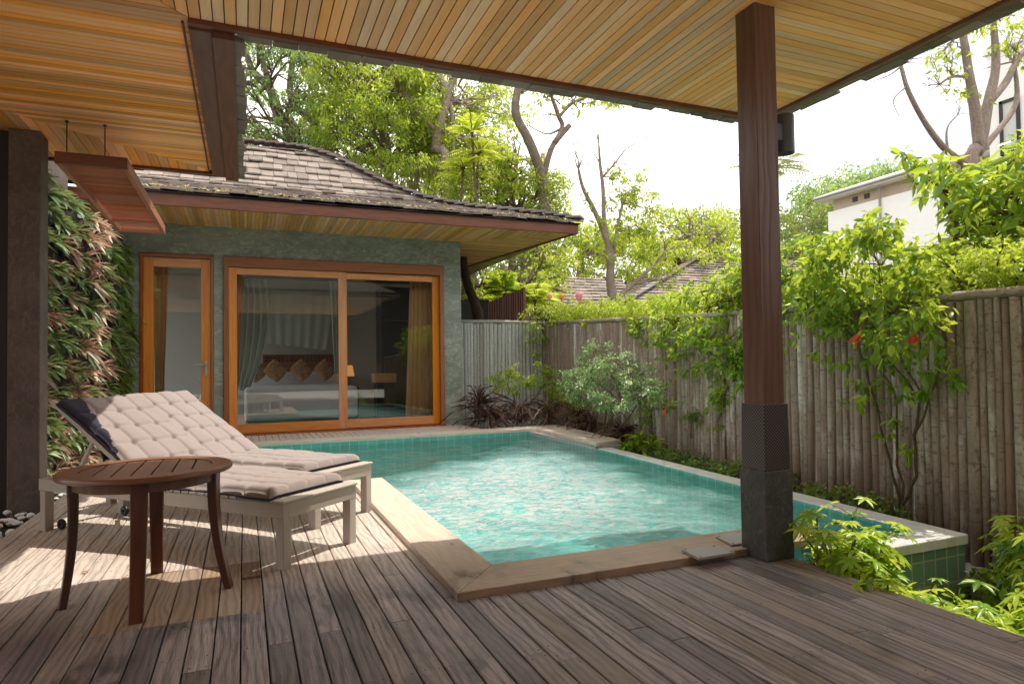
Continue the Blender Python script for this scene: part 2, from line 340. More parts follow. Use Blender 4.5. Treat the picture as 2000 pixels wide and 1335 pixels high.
def water():
    t = NT('pool_water'); p = t.n('NewGeometry').outputs['Position']; s = t.n('SeparateXYZ'); t.set(s.inputs[0], p); x, y = s.outputs[0], s.outputs[1]
    # mask of the sunlit patch: stronger ripples and light painted in here
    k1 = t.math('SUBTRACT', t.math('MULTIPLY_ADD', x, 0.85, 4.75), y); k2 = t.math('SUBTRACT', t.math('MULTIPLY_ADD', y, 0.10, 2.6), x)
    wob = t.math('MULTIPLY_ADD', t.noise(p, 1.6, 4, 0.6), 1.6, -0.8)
    lit_patch = t.math('MULTIPLY', t.ramp(t.math('MULTIPLY_ADD', t.math('ADD', k1, wob), 0.9, 0.5), [(0, 0.0), (1, 1.0)]), t.ramp(t.math('MULTIPLY_ADD', t.math('ADD', k2, wob), 1.0, 0.5), [(0, 0.0), (1, 1.0)]))
    lit_patch = t.math('MULTIPLY', lit_patch, t.ramp(t.math('MULTIPLY', t.math('SUBTRACT', y, 3.0), 0.7), [(0, 0.2), (1, 1.0)]))
    a = t.noise(t.map(p, (1, 1.0, 1)), 4.2, 3, 0.5, 0.8); b = t.noise(t.map(p, (0.75, 1.25, 1), rot=(0, 0, 0.35)), 13, 4, 0.6, 1.3); c = t.noise(t.map(p, (0.8, 1.3, 1), rot=(0, 0, 0.35)), 40, 2, 0.5, 0.5)
    h = t.math('ADD', t.math('MULTIPLY', a, 0.55), t.math('ADD', t.math('MULTIPLY', b, t.math('MULTIPLY_ADD', lit_patch, 0.62, 0.20)), t.math('MULTIPLY', c, t.math('MULTIPLY_ADD', lit_patch, 0.34, 0.035))))
    nb = t.bump(h, 1.0, 0.085)
    fr = t.n('Fresnel'); fr.inputs['IOR'].default_value = 1.38; t.set(fr.inputs['Normal'], nb)
    gl = t.n('BsdfGlossy'); t.set(gl.inputs['Roughness'], t.math('MULTIPLY_ADD', lit_patch, 0.09, 0.035)); t.set(gl.inputs['Normal'], nb); gl.inputs['Color'].default_value = (1, 1, 1, 1)
    # white glints and milky brightness paint sunlight into the water colour
    glint = t.math('MULTIPLY', t.ramp(b, [(0.42, 0.0), (0.56, 1.0)]), t.math('MULTIPLY_ADD', lit_patch, 0.65, 0.35))
    df = t.n('BsdfDiffuse'); t.set(df.inputs['Normal'], nb); t.set(df.inputs['Color'], t.mix(glint, (0.30, 0.84, 0.82), (1.0, 1.0, 1.0)))
    tr = t.n('BsdfTransparent'); t.set(tr.inputs['Color'], t.mix(glint, (0.50, 0.86, 0.83), (0.97, 1.0, 1.0)))
    m1 = t.n('MixShader'); t.set(m1.inputs[0], t.math('MULTIPLY_ADD', lit_patch, 0.54, 0.05)); t.set(m1.inputs[1], tr.outputs[0]); t.set(m1.inputs[2], df.outputs[0])
    ms = t.n('MixShader'); t.set(ms.inputs[0], fr.outputs[0]); t.set(ms.inputs[1], m1.outputs[0]); t.set(ms.inputs[2], gl.outputs[0])
    return t.out(ms.outputs[0])
M['water'] = water()
def glass():
    t = NT('window_glass'); g = t.n('Fresnel'); g.inputs['IOR'].default_value = 1.45
    fac = t.math('MULTIPLY_ADD', g.outputs[0], 2.0, 0.04)
    gl = t.n('BsdfGlossy'); gl.inputs['Roughness'].default_value = 0.0; gl.inputs['Color'].default_value = (0.95, 1, 0.97, 1)
    tr = t.n('BsdfTransparent'); tr.inputs['Color'].default_value = (0.84, 0.87, 0.85, 1)
    ms = t.n('MixShader'); t.set(ms.inputs[0], fac); t.set(ms.inputs[1], tr.outputs[0]); t.set(ms.inputs[2], gl.outputs[0]); return t.out(ms.outputs[0])
M['glass'] = glass()
def shingle(name, c0, c1, c2):
    t = NT(name); rnd = t.attr('rnd').outputs['Fac']; p = t.n('NewGeometry').outputs['Position']
    wn = t.n('TexWhiteNoise', noise_dimensions='1D'); t.set(wn.inputs['W'], t.math('MULTIPLY', rnd, 53.1))
    c = t.mix(wn.outputs[0], c0, c1); a = t.noise(p, 2.0, 6, 0.7); c = t.mix(t.ramp(a, [(0.45, 0), (0.7, 0.8)]), c, c2)
    b = t.noise(t.map(p, (20, 5, 5)), 3, 4, 0.7); c = t.mix(t.math('MULTIPLY', b, 0.5), c, tuple(x*.5 for x in c0))
    return t.out(t.bsdf(c, 0.8, t.bump(b, 0.5, 0.01), spec=0.2))
M['shingle'] = shingle('weathered_shingle', (0.15, 0.12, 0.105), (0.36, 0.30, 0.26), (0.44, 0.36, 0.31))
M['ridge'] = shingle('ridge_tile', (0.22, 0.20, 0.20), (0.33, 0.31, 0.31), (0.30, 0.16, 0.13))
def bark(name, c0, c1, sc_=6):
    t = NT(name); p = t.attr('gc').outputs['Vector']; n1 = t.noise(t.map(p, (1, 5, 5)), sc_, 7, 0.7, 0.5); n2 = t.noise(t.map(p, (1, 1, 1)), 2.0, 4, 0.6)
    c = t.mix(t.ramp(n1, [(0.3, 0.0), (0.7, 1.0)]), c0, c1); c = t.mix(t.ramp(n2, [(0.5, 0), (0.75, 0.6)]), c, tuple(min(1, x*1.5) for x in c1))
    n3 = t.noise(t.map(p, (2.2, 9, 9)), sc_*2, 6, 0.75, 1.0); c = t.mix(t.ramp(n3, [(0.44, 0.0), (0.60, 0.75)]), c, tuple(x*.5 for x in c0))
    return t.out(t.bsdf(c, 0.9, t.bump(t.math('ADD', n1, n3), 1.0, 0.06), spec=0.1))
M['bark'] = bark('grey_brown_bark', (0.27, 0.21, 0.17), (0.60, 0.50, 0.42))
M['barkpale'] = bark('pale_pink_bark', (0.50, 0.38, 0.32), (0.80, 0.66, 0.56))
M['barkdark'] = bark('dark_bark', (0.07, 0.05, 0.04), (0.18, 0.12, 0.09))
M['stem'] = bark('pale_stem', (0.22, 0.17, 0.09), (0.45, 0.36, 0.22), 12)
def leaf(name, cols, trans=0.45, rough=0.42, tcol=None, spec=0.4):
    """cols: dark, mid, light; per-leaf random picks the tone; light passes through the blade"""
    t = NT(name); rnd = t.attr('rnd').outputs['Fac']
    c = t.ramp(rnd, [(0.0, cols[0]), (0.5, cols[1]), (1.0, cols[2])])
    pb = t.bsdf(c, rough, spec=spec)
    tl = t.n('BsdfTranslucent'); tc_ = t.mix(0.6, c, tcol if tcol else (0.80, 0.86, 0.08)); t.set(tl.inputs['Color'], tc_)
    ms = t.n('MixShader'); ms.inputs[0].default_value = trans; t.set(ms.inputs[1], pb); t.set(ms.inputs[2], tl.outputs[0]); return t.out(ms.outputs[0])
M['lf_dark'] = leaf('dark_green_leaves', ((0.03, 0.08, 0.02), (0.075, 0.16, 0.035), (0.18, 0.29, 0.06)), 0.3)
M['lf_mid'] = leaf('mid_green_leaves', ((0.07, 0.15, 0.02), (0.21, 0.36, 0.05), (0.60, 0.66, 0.10)), 0.55)
M['lf_yel'] = leaf('yellow_green_leaves', ((0.12, 0.24, 0.02), (0.36, 0.50, 0.05), (0.70, 0.70, 0.12)), 0.5)
M['lf_vine'] = leaf('vine_leaves', ((0.03, 0.10, 0.02), (0.15, 0.34, 0.035), (0.56, 0.68, 0.10)), 0.52, 0.3)
M['lf_schef'] = leaf('umbrella_leaves', ((0.06, 0.16, 0.015), (0.26, 0.46, 0.035), (0.62, 0.72, 0.08)), 0.5, 0.32)
M['lf_white'] = leaf('pale_flowering_leaves', ((0.06, 0.14, 0.03), (0.28, 0.42, 0.13), (0.92, 0.95, 0.66)), 0.3, tcol=(0.6, 0.7, 0.35))
M['lf_cool'] = leaf('cool_green_leaves', ((0.08, 0.15, 0.05), (0.22, 0.35, 0.12), (0.56, 0.66, 0.20)), 0.55, tcol=(0.45, 0.6, 0.15))
M['lf_brown'] = leaf('brown_strap_leaves', ((0.045, 0.03, 0.022), (0.13, 0.075, 0.055), (0.34, 0.22, 0.17)), 0.25, tcol=(0.4, 0.2, 0.12))
M['lf_rhoeo'] = leaf('green_strap_leaves', ((0.045, 0.10, 0.03), (0.14, 0.24, 0.075), (0.38, 0.46, 0.20)), 0.2, 0.38, tcol=(0.5, 0.5, 0.2))
M['lf_rhoeo2'] = leaf('purple_strap_leaves', ((0.07, 0.13, 0.045), (0.30, 0.18, 0.11), (0.70, 0.60, 0.40)), 0.25, 0.38, tcol=(0.7, 0.25, 0.25))
M['lf_rhoeo_sun'] = leaf('sunlit_strap_leaves', ((0.10, 0.18, 0.05), (0.55, 0.34, 0.24), (0.95, 0.84, 0.64)), 0.25, 0.38, tcol=(0.85, 0.45, 0.4))  # paler leaf tones paint the sunlit band of the green wall
M['lf_palm'] = leaf('grey_palm_leaves', ((0.10, 0.12, 0.10), (0.16, 0.19, 0.15), (0.22, 0.25, 0.2)), 0.2)
M['flower'] = leaf('coral_petals', ((0.75, 0.10, 0.05), (0.85, 0.18, 0.09), (0.9, 0.3, 0.18)), 0.4, tcol=(0.9, 0.25, 0.1))
M['pebble'] = plain('white_pebble', (0.72, 0.69, 0.66), 0.7, 0.15, 15)
def dplate():
    t = NT('diamond_plate_metal'); p = t.obj(); s = t.n('SeparateXYZ'); t.set(s.inputs[0], p)
    u = t.math('ADD', s.outputs[0], s.outputs[1]); v = s.outputs[2]
    a = t.math('MULTIPLY', t.math('ADD', u, v), 54.0); b = t.math('MULTIPLY', t.math('SUBTRACT', u, v), 54.0)
    fa = t.math('FRACT', a); fb = t.math('FRACT', b); par = t.math('FRACT', t.math('MULTIPLY', t.math('ADD', t.math('FLOOR', a), t.math('FLOOR', b)), 0.5))
    m1 = t.math('MULTIPLY', t.math('LESS_THAN', t.math('ABSOLUTE', t.math('SUBTRACT', fa, .5)), .42), t.math('LESS_THAN', t.math('ABSOLUTE', t.math('SUBTRACT', fb, .5)), .17))
    m2 = t.math('MULTIPLY', t.math('LESS_THAN', t.math('ABSOLUTE', t.math('SUBTRACT', fb, .5)), .42), t.math('LESS_THAN', t.math('ABSOLUTE', t.math('SUBTRACT', fa, .5)), .17))
    k = t.math('GREATER_THAN', par, .25); lug = t.math('ADD', t.math('MULTIPLY', m1, k), t.math('MULTIPLY', m2, t.math('SUBTRACT', 1.0, k)))
    c = t.mix(lug, (0.028, 0.024, 0.024), (0.20, 0.175, 0.168))
    return t.out(t.bsdf(c, 0.42, t.bump(lug, 0.9, 0.003), metal=0.35))
M['dplate'] = dplate()

# ------------------------------------------------------------------ foliage helpers
def unit(a): return a/(np.linalg.norm(a, axis=-1, keepdims=True)+1e-9)
def leaf_mesh(name, P, D, N, Ln, W, rnd, mat, parent=None, big=False, fold=0.12, droop=0.15):
    n_ = len(P); D = unit(D); S = unit(np.cross(D, N)); N = np.cross(S, D)
    Ln = np.broadcast_to(Ln, (n_,))[:, None]; W = np.broadcast_to(W, (n_,))[:, None]
    g = np.array([0, 0, -1.0])
    def pt(a, b, h): return P+D*Ln*a+S*W*b+N*W*h+g*Ln*droop*a*a
    if big:
        V = np.stack([pt(0, 0, 0), pt(.5, 0, -fold), pt(1, 0, 0), pt(.22, .40, fold), pt(.62, .42, fold), pt(.22, -.40, fold), pt(.62, -.42, fold)], 1); k = 7
        T = np.array([[0, 1, 3], [1, 4, 3], [1, 2, 4], [0, 5, 1], [1, 5, 6], [1, 6, 2]])
    else:
        V = np.stack([pt(0, 0, 0), pt(.45, .5, fold), pt(1, 0, 0), pt(.45, -.5, fold)], 1); k = 4
        T = np.array([[0, 2, 1], [0, 3, 2]])
    V = V.reshape(-1, 3); Fc = (T[None]+(np.arange(n_)*k)[:, None, None]).reshape(-1, 3)
    me = bpy.data.meshes.new(name); nf = len(Fc)
    me.vertices.add(len(V)); me.vertices.foreach_set('co', V.astype('f').ravel())
    me.loops.add(nf*3); me.loops.foreach_set('vertex_index', Fc.astype('i').ravel())
    me.polygons.add(nf); me.polygons.foreach_set('loop_start', np.arange(0, nf*3, 3, dtype='i')); 
    me.update(calc_edges=True); me.validate()
    a = me.attributes.new('rnd', 'FLOAT', 'POINT'); a.data.foreach_set('value', np.repeat(np.clip(rnd, 0, 1), k).astype('f'))
    me.materials.append(mat)
    if big: me.polygons.foreach_set('use_smooth', np.ones(nf, bool))
    o = bpy.data.objects.new(name, me); COL.objects.link(o)
    if parent is not None: o.parent = parent
    return o
def cluster_leaves(cl, size, dens=1.0, sub=9, hang=0.3, asp=0.45, up=0.5):
    """cl: list of (center xyz, radius[, squash]) -> arrays"""
    Ps, Ds, Ns, Ls, Rs = [], [], [], [], []
    for c in cl:
        ce, r = np.array(c[0], float), c[1]; sq = c[2] if len(c) > 2 else 0.8
        nl = max(12, int(dens*11.5*(r/size)**2)); ns = max(3, int(sub))
        d = unit(rng.normal(size=(ns, 3))); rad = r*rng.uniform(.35, 1.0, (ns, 1))**.7
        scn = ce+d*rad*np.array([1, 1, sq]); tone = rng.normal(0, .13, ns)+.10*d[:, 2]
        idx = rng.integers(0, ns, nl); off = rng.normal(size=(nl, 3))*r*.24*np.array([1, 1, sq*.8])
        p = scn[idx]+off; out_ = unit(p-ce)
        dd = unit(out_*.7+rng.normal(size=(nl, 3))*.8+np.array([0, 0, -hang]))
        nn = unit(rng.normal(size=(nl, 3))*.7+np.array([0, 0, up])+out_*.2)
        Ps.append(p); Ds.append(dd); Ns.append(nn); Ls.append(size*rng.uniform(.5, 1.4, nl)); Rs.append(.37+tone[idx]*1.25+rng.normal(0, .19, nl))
    P = np.concatenate(Ps); return P, np.concatenate(Ds), np.concatenate(Ns), np.concatenate(Ls), np.concatenate(Rs)
def crown(name, cl, size, mat, parent, dens=1.0, asp=0.45, big=False, **kw):
    P, D, N, Ln, Rn = cluster_leaves(cl, size, dens, **kw)
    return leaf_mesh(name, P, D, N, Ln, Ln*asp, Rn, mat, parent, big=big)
def curve(p0, p1, sag=0.0, n_=5, wob=0.05):
    p0 = np.array(p0, float); p1 = np.array(p1, float); ln = np.linalg.norm(p1-p0); o = []
    for i in range(n_+1):
        t = i/n_; q = p0*(1-t)+p1*t; q[2] += sag*ln*4*t*(1-t)
        if 0 < i < n_: q = q+rng.normal(size=3)*wob*ln
        o.append(q)
    return o
def limbs(mb, trunks, cl, frac=0.8, r0=0.03, twigs=3, n=5):
    """thin limbs from the nearest trunk point into each leaf cluster, twigs inside it"""
    allp = [(np.array(p), r) for tr in trunks for p, r in tr]
    for c in cl:
        if random.random() > frac: continue
        ce = np.array(c[0], float); below = [(p, r) for p, r in allp if p[2] < ce[2]+.2] or allp
        p, r = min(below, key=lambda q: np.linalg.norm(q[0]-ce)+0.3*abs(q[0][2]-ce[2]))
        rr = min(r*.6, r0)
        pts = curve(p, ce, 0.04, 5, 0.05); mb.tube(pts, [rr*(1-.13*i) for i in range(len(pts))], n, cap=False)
        for k in range(twigs):
            e = ce+unit(rng.normal(size=3)+np.array([0, 0, .2]))*c[1]*.85; s = pts[random.randint(2, 4)]
            q = curve(s, e, 0.05, 3, 0.06); mb.tube(q, [rr*.4, rr*.33, rr*.25, rr*.12], 4, cap=False)
def pxc(px, py, rpx, y):
    c = at(px, py, y=y); depth = (c-np.array([0, 0, HC]))@CF
    return (c, rpx/F*depth)
def tree(name, label, cat, trunks, clusters, y, lsize, mat, bk='bark', dens=1.0, asp=0.42, group=None, jit=0.0, twigs=3, frac=0.8, r0=0.04, trunk_n=9, sub=9, hang=.3, base=None, big=False, split=None, extra=(), limb_twigs=True):
    """trunks: lists of (px,py,radius m[,y]); clusters (px,py,rpx[,y])"""
    tw = [[(at(t[0], t[1], y=(t[3] if len(t) > 3 else y)), t[2]) for t in tr] for tr in trunks]
    cl = []
    for c in clusters:
        yy = c[3] if len(c) > 3 else y+random.uniform(-jit, jit); cl.append(pxc(c[0], c[1], c[2], yy))
    for e in extra: cl.append((np.array(e[0], float), e[1]))
    if base is not None: tw[0].insert(0, (np.array(base, float), tw[0][0][1]*1.15))
    b = tw[0][0][0]; root = thing(name, label, cat, tuple(b), group=group); off = np.array(b)
    mb = MB()
    for tr in tw:
        pts = [p-off for p, r in tr]; rs = [r for p, r in tr]
        # smooth resample
        P2, R2 = [], []
        for i in range(len(pts)-1):
            p0, p1, p2, p3 = pts[max(i-1, 0)], pts[i], pts[i+1], pts[min(i+2, len(pts)-1)]
            for k in range(4):
                t = k/4; P2.append(.5*((2*p1)+(-p0+p2)*t+(2*p0-5*p1+4*p2-p3)*t*t+(-p0+3*p1-3*p2+p3)*t**3)); R2.append(rs[i]*(1-t)+rs[i+1]*t)
        P2.append(pts[-1]); R2.append(rs[-1]); mb.tube(P2, R2, trunk_n, wob=0.12)
    for tr in tw:
        pe, re_ = tr[-1][0]-off, tr[-1][1]
        if re_ < .07 and limb_twigs:
            sc2 = max(.5, 12*re_+.35); d0 = unit((tr[-1][0]-tr[-2][0])[None])[0]
            for k in range(5):
                dd = unit(d0+rng.normal(size=3)*.55+np.array([0, 0, .15])); e = pe+dd*sc2*random.uniform(.5, 1.1); c1 = curve(pe, e, .04, 4, .05); mb.tube(c1, [re_*.5, re_*.4, re_*.3, re_*.2, re_*.1], 4, cap=False)
                for j in range(4):
                    s0 = c1[random.randint(1, 4)]; e2 = s0+unit(dd+rng.normal(size=3)*.7)*sc2*random.uniform(.2, .5); mb.tube(curve(s0, e2, .04, 3, .06), [re_*.22, re_*.17, re_*.12, re_*.06], 3, cap=False)
    tl = [[(p-off, r) for p, r in tr] for tr in tw]; cl = [(c[0]-off, c[1])+tuple(c[2:]) for c in cl]
    if cl: limbs(mb, tl, cl, frac, r0, twigs)
    mb.build('trunk', M[bk], root, smooth=True)
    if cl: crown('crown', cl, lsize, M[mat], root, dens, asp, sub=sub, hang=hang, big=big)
    return root
def fill(x0, x1, y0, y1, n_, r0, r1, yy=None, fn=None):
    """random clusters in a pixel rectangle, fn(px,py) keeps"""
    o = []; k = 0
    while len(o) < n_ and k < n_*40:
        k += 1; px, py = random.uniform(x0, x1), random.uniform(y0, y1)
        if fn and not fn(px, py): continue
        c = (px, py, random.uniform(r0, r1)); o.append(c+((random.uniform(*yy),) if yy else ()))
    return o
# ================================================================== SETTING: ground, deck, pool
WY = 10.46           # villa front wall plane
g = MB(); hx0, hx1, hy0, hy1 = -0.25, 4.45, 2.6, 9.4; BIG = 600
xs = [-BIG, hx0, hx1, BIG]; ys = [-BIG, hy0, hy1, BIG]
for i in range(3):
    for j in range(3):
        if i == 1 and j == 1: continue
        g.add([(xs[i], ys[j], -.6), (xs[i+1], ys[j], -.6), (xs[i+1], ys[j+1], -.6), (xs[i], ys[j+1], -.6)], [(0, 1, 2, 3)])
g.build('ground', M['ground'], kind='structure')

def rimx(y): return 3.80+0.06*(y-2.76)
def soilz(y): 
    t = min(1, max(0, (y-2.35)/1.3)); t = t*t*(3-2*t); return -0.56+0.45*t
s = MB(); NX, NY = 46, 60; vs = []; fs = []
for j in range(NY+1):
    y = 0.2+j*(13.0-.2)/NY
    x0 = 2.66 if y < 2.55 else (rimx(y)+.17 if y < 7.05 else (4.42+.14*(y-7.1) if y < 9.6 else 3.38))
    for i in range(NX+1):
        x = x0+(9.5-x0)*(i/NX)**1.5
        vs.append((x, y, soilz(y)+random.uniform(-.02, .02)))
for j in range(NY):
    for i in range(NX): a = j*(NX+1)+i; fs.append((a, a+1, a+NX+2, a+NX+1))
s.add(vs, fs); s.build('garden_bed', M['soil'], kind='structure', smooth=True)

# --- deck
deck = MB(); nails = MB(); P = 0.0915; GAP = 0.0055
HX0, HX1, HY0, HY1 = -0.52, 0.10, 2.96, 3.72
x = 2.635; bi = 0
while x > -3.6:
    x0, x1 = x-P+GAP, x; xc = (x0+x1)/2
    segs = []
    if xc > 0.86: yr = (-0.6, 2.712)
    elif xc > -0.24: yr = (-0.6, 5.525)
    elif xc > -1.43: yr = (-0.6, 9.6)
    else: yr = (-0.6, 3.6)
    y = yr[0]; first = True
    while y < yr[1]-.01:
        ln = random.uniform(1.7, 3.3) if not first else random.uniform(1.2, 3.4)
        first = False; e = min(yr[1], y+ln)
        if yr[1]-e < .5: e = yr[1]
        segs.append((y, e, 0)); y = e
    if HX0 <= xc <= HX1:
        ns = []
        for a, b, mi in segs:
            if b <= HY0 or a >= HY1: ns.append((a, b, mi)); continue
            if a < HY0: ns.append((a, HY0, 0))
            if b > HY1: ns.append((HY1, b, 0))
        ns.append((HY0, HY1, 1)); segs = ns
    for a, b, mi in segs:
        r_ = random.random(); dz = random.uniform(-.0012, .0012)
        hole = mi == 1 and xc > HX1-.09
        if hole: b -= .30; deck.bar((xc, b+.045, -.015), (xc, HY1-.001, -.015), P-GAP, .03, c=.004, mi=1, rnd=r_)
        deck.bar((xc, a+.0012, -.015+dz), (xc, b-.0012, -.015+dz), P-GAP, .03, c=.0035, mi=mi, rnd=r_)
        if mi == 0:
            yy = [a+.03, b-.03]; k = math.ceil(a/.43)*.43
            while k < b-.1:
                if k > a+.1: yy.append(k)
                k += .43
            for q in yy:
                if q > .9:
                    for sx in (-.024, .024):
                        if random.random() < .85:
                            cx_, cy_ = xc+sx+random.uniform(-.004, .004), q+random.uniform(-.008, .008); rr = random.uniform(.003, .0044)
                            nails.lathe([(rr, 0), (rr*.9, .0007)], (cx_, cy_, dz-.0001), 6, 0)
    x -= P; bi += 1
# knot holes
nails_o = None
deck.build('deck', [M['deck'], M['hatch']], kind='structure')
nails.build('deck_nails', M['black'], kind='structure')
j = MB()
for yy in np.arange(0.2, 5.4, .43):
    if yy < 2.7: j.box(-1.4, 2.6, yy, yy+.05, -.16, -.034)
    else: j.box(-1.4, .8, yy, yy+.05, -.16, -.034)
j.box(-1.4, 2.58, -.8, 2.70, -.34, -.30); j.box(-1.4, .84, 2.70, 5.5, -.34, -.30); j.box(-1.4, -.26, 5.5, 9.4, -.34, -.30)
j.box(2.585, 2.615, -.6, 2.50, -.20, -.034); j.box(-1.42, -1.40, 3.6, 9.5, -.5, -.034)
j.build('deck_frame', M['darkwall'], kind='structure')
# strip of decking in front of the villa
d2 = MB(); x = 3.43
while x > -1.4:
    d2.bar((x-.045, 9.455, .012), (x-.045, WY+.06, .012), .083, .03, c=.003); x -= .09
d2.box(-1.4, 3.43, 9.46, WY, -.2, -.01)
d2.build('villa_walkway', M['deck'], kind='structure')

# --- pool
poly = [(1.13, 3.02), (2.95, 3.02), (2.95, 2.76), (3.80, 2.76), (rimx(9.13), 9.13), (.03, 9.17), (.03, 5.8), (1.13, 5.8)]
ZW, ZF = -0.055, -0.95
pw = MB(); nP = len(poly)
for i in range(nP):
    a, b = poly[i], poly[(i+1) % nP]; zt = -.0 if i not in (1, 2, 3) else -.032
    pw.add([(a[0], a[1], ZF), (b[0], b[1], ZF), (b[0], b[1], zt), (a[0], a[1], zt)], [(0, 1, 2, 3)])
pw.build('pool_walls', M['pwall'], kind='structure')
pf = MB(); pf.add([(p[0], p[1], ZF) for p in poly], [tuple(range(nP))])
pf.build('pool_floor', M['pfloor'], kind='structure')
# water sheet with real ripples
wv = MB(); NXw, NYw = 130, 200
def hw(x, y):
    return (0.0030*math.sin(7.1*x+3.3*y+1.3*math.sin(2.1*y))+0.0024*math.sin(-5.2*x+9.4*y+1.7*math.sin(3.0*x))+0.0016*math.sin(14*x-11*y+2*math.sin(4*y+x))+0.0012*math.sin(19*x+23*y))
vs = []; idx = {}
def inside(x, y):
    if y < 2.76 or y > 9.15: return False
    if x > rimx(y)+.001: return False
    if y < 3.02: return x >= 2.949
    if y < 5.8: return x >= 1.129
    return x >= .029
gx = sorted(set([.03, 1.13, 2.95]+[round(.03+i*.035, 4) for i in range(int(4.2/.035))])); gy = sorted(set([2.76, 3.02, 5.8, 9.15]+[round(2.76+i*.035, 4) for i in range(int(6.39/.035))]))
fs = []
for jj, y in enumerate(gy):
    for ii, x in enumerate(gx):
        vs.append((min(x, rimx(y)), y, ZW+hw(x, y)))
for jj in range(len(gy)-1):
    for ii in range(len(gx)-1):
        xm, ym = (gx[ii]+gx[ii+1])/2, (gy[jj]+gy[jj+1])/2
        if inside(min(xm, rimx(ym)), ym) and gx[ii] < rimx(ym):
            a = jj*len(gx)+ii; fs.append((a, a+1, a+len(gx)+1, a+len(gx)))
wv.add(vs, fs); wo = wv.build('pool_water', M['water'], kind='structure', smooth=True)

# --- wooden coping
cp = MB(); z0, z1 = -.006, .036
cp.prism([(.855, 2.715), (2.99, 2.70), (2.99, 3.03), (1.135, 3.03)], z0, z1, gdir='x', rnd=.2)
cp.prism([(.852, 2.715), (1.132, 3.03), (1.132, 5.80), (.852, 5.52)], z0, z1, gdir='y', rnd=.5)
cp.prism([(.850, 5.522), (1.130, 5.802), (.03, 5.802), (-.25, 5.522)], z0, z1, gdir='x', rnd=.8)
cp.prism([(-.252, 5.525), (.028, 5.805), (.028, 9.168), (-.252, 9.45)], z0, z1, gdir='y', rnd=.3)
cp.prism([(-.25, 9.452), (.03, 9.17), (2.2, 9.15), (2.2, 9.452)], z0, z1, gdir='x', rnd=.55)
cp.prism([(2.204, 9.15), (rimx(9.13), 9.13), (4.74, 9.55), (2.204, 9.452)], z0, z1, gdir='x', rnd=.7)
cp.prism([(rimx(9.1)+.004, 9.13), (4.04, 7.06), (4.50, 7.22), (4.76, 9.53)], z0, z1, gdir='y', rnd=.4)
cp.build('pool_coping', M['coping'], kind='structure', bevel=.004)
cw = MB(); cw.box(4.06, 4.44, 7.10, 9.4, -.55, -.008); cw.box(-.24, .02, 5.56, 9.4, -.8, -.008); cw.box(.9, 1.12, 2.75, 5.7, -.6, -.008)
cw.build('coping_wall', M['channel'], kind='structure')
# --- white tiled overflow rim
rm = MB(); zt = -.03
rm.prism([(2.952, 2.56), (4.00, 2.56), (3.80, 2.76), (2.952, 2.76)], -.09, zt)
rm.prism([(4.003, 2.56), (rimx(7.05)+.20, 7.05), (rimx(7.05), 7.05), (3.803, 2.76)], -.09, zt)
rm.build('pool_rim', M['rim'], kind='structure', bevel=.006)
rw = MB(); rw.prism([(2.70, 2.575), (3.99, 2.575), (rimx(7.05)+.185, 7.05), (rimx(7.05)+.02, 7.05), (3.82, 2.74), (2.70, 2.74)], -1.1, -.092)
rw.build('pool_outer_wall', M['rimwall'], kind='structure')
ch = MB(); ch.box(4.22, 4.62, 2.72, 2.93, -.6, -.36); ch.box(3.2, 4.2, 2.18, 2.30, -.6, -.46); ch.box(4.22, 4.34, 2.2, 2.70, -.6, -.40)
ch.build('overflow_channel', M['channel'], kind='structure', bevel=.005)
# --- cover plates on the coping by the post
for k, (quad, lab) in enumerate(((((2.08, 2.635), (2.315, 2.64), (2.30, 2.78), (2.10, 2.80)), 'grey metal cover plate screwed to the coping left of the post'), (((2.40, 2.765), (2.60, 2.75), (2.62, 2.96), (2.44, 2.94)), 'pale grey cover plate lying on the coping behind the post base'))):
    q = MB(); q.prism(quad, .038, .048 if k else .052); o = q.build('cover_plate', M['plate'], bevel=.002)
    tag(o, lab, 'cover plate')
    for (a, b) in quad:
        sq = MB()
        cx_ = sum(p[0] for p in quad)/4; cy_ = sum(p[1] for p in quad)/4
        sq.lathe([(.006, 0), (.005, .002)], (a+(cx_-a)*.15, b+(cy_-b)*.15, .048 if k else .052), 8)
        sq.build('screw', M['black'], o)

# --- pebbles beside the deck
pb = MB()
for i in range(420):
    px_, py_ = random.uniform(-2.6, -1.47), random.uniform(4.4, 7.0); r_ = random.uniform(.018, .042); zc = -.085+random.uniform(0, .05)
    a_ = random.uniform(0, PI); prof = []; sx, sy, sz = r_*random.uniform(.9, 1.5), r_*random.uniform(.8, 1.1), r_*random.uniform(.5, .8); vs = []; 
    for jj in range(7):
        ph = -PI/2+PI*jj/6
        for kk in range(9):
            th = 2*PI*kk/9; X = math.cos(ph)*math.cos(th)*sx*random.uniform(.93, 1.07); Y = math.cos(ph)*math.sin(th)*sy
            vs.append((px_+X*math.cos(a_)-Y*math.sin(a_), py_+X*math.sin(a_)+Y*math.cos(a_), zc+math.sin(ph)*sz))
    pb.add(vs, [(jj*9+kk, jj*9+(kk+1) % 9, (jj+1)*9+(kk+1) % 9, (jj+1)*9+kk) for jj in range(6) for kk in range(9)])
tag(pb.build('white_pebbles', M['pebble'], smooth=True), 'white rounded pebbles heaped beside the deck at the concrete pillar', 'pebbles', kind='stuff')
pg = MB(); pg.box(-3.5, -1.43, 3.62, 7.2, -.2, -.10); pg.build('gravel_bed', M['soil'], kind='structure')

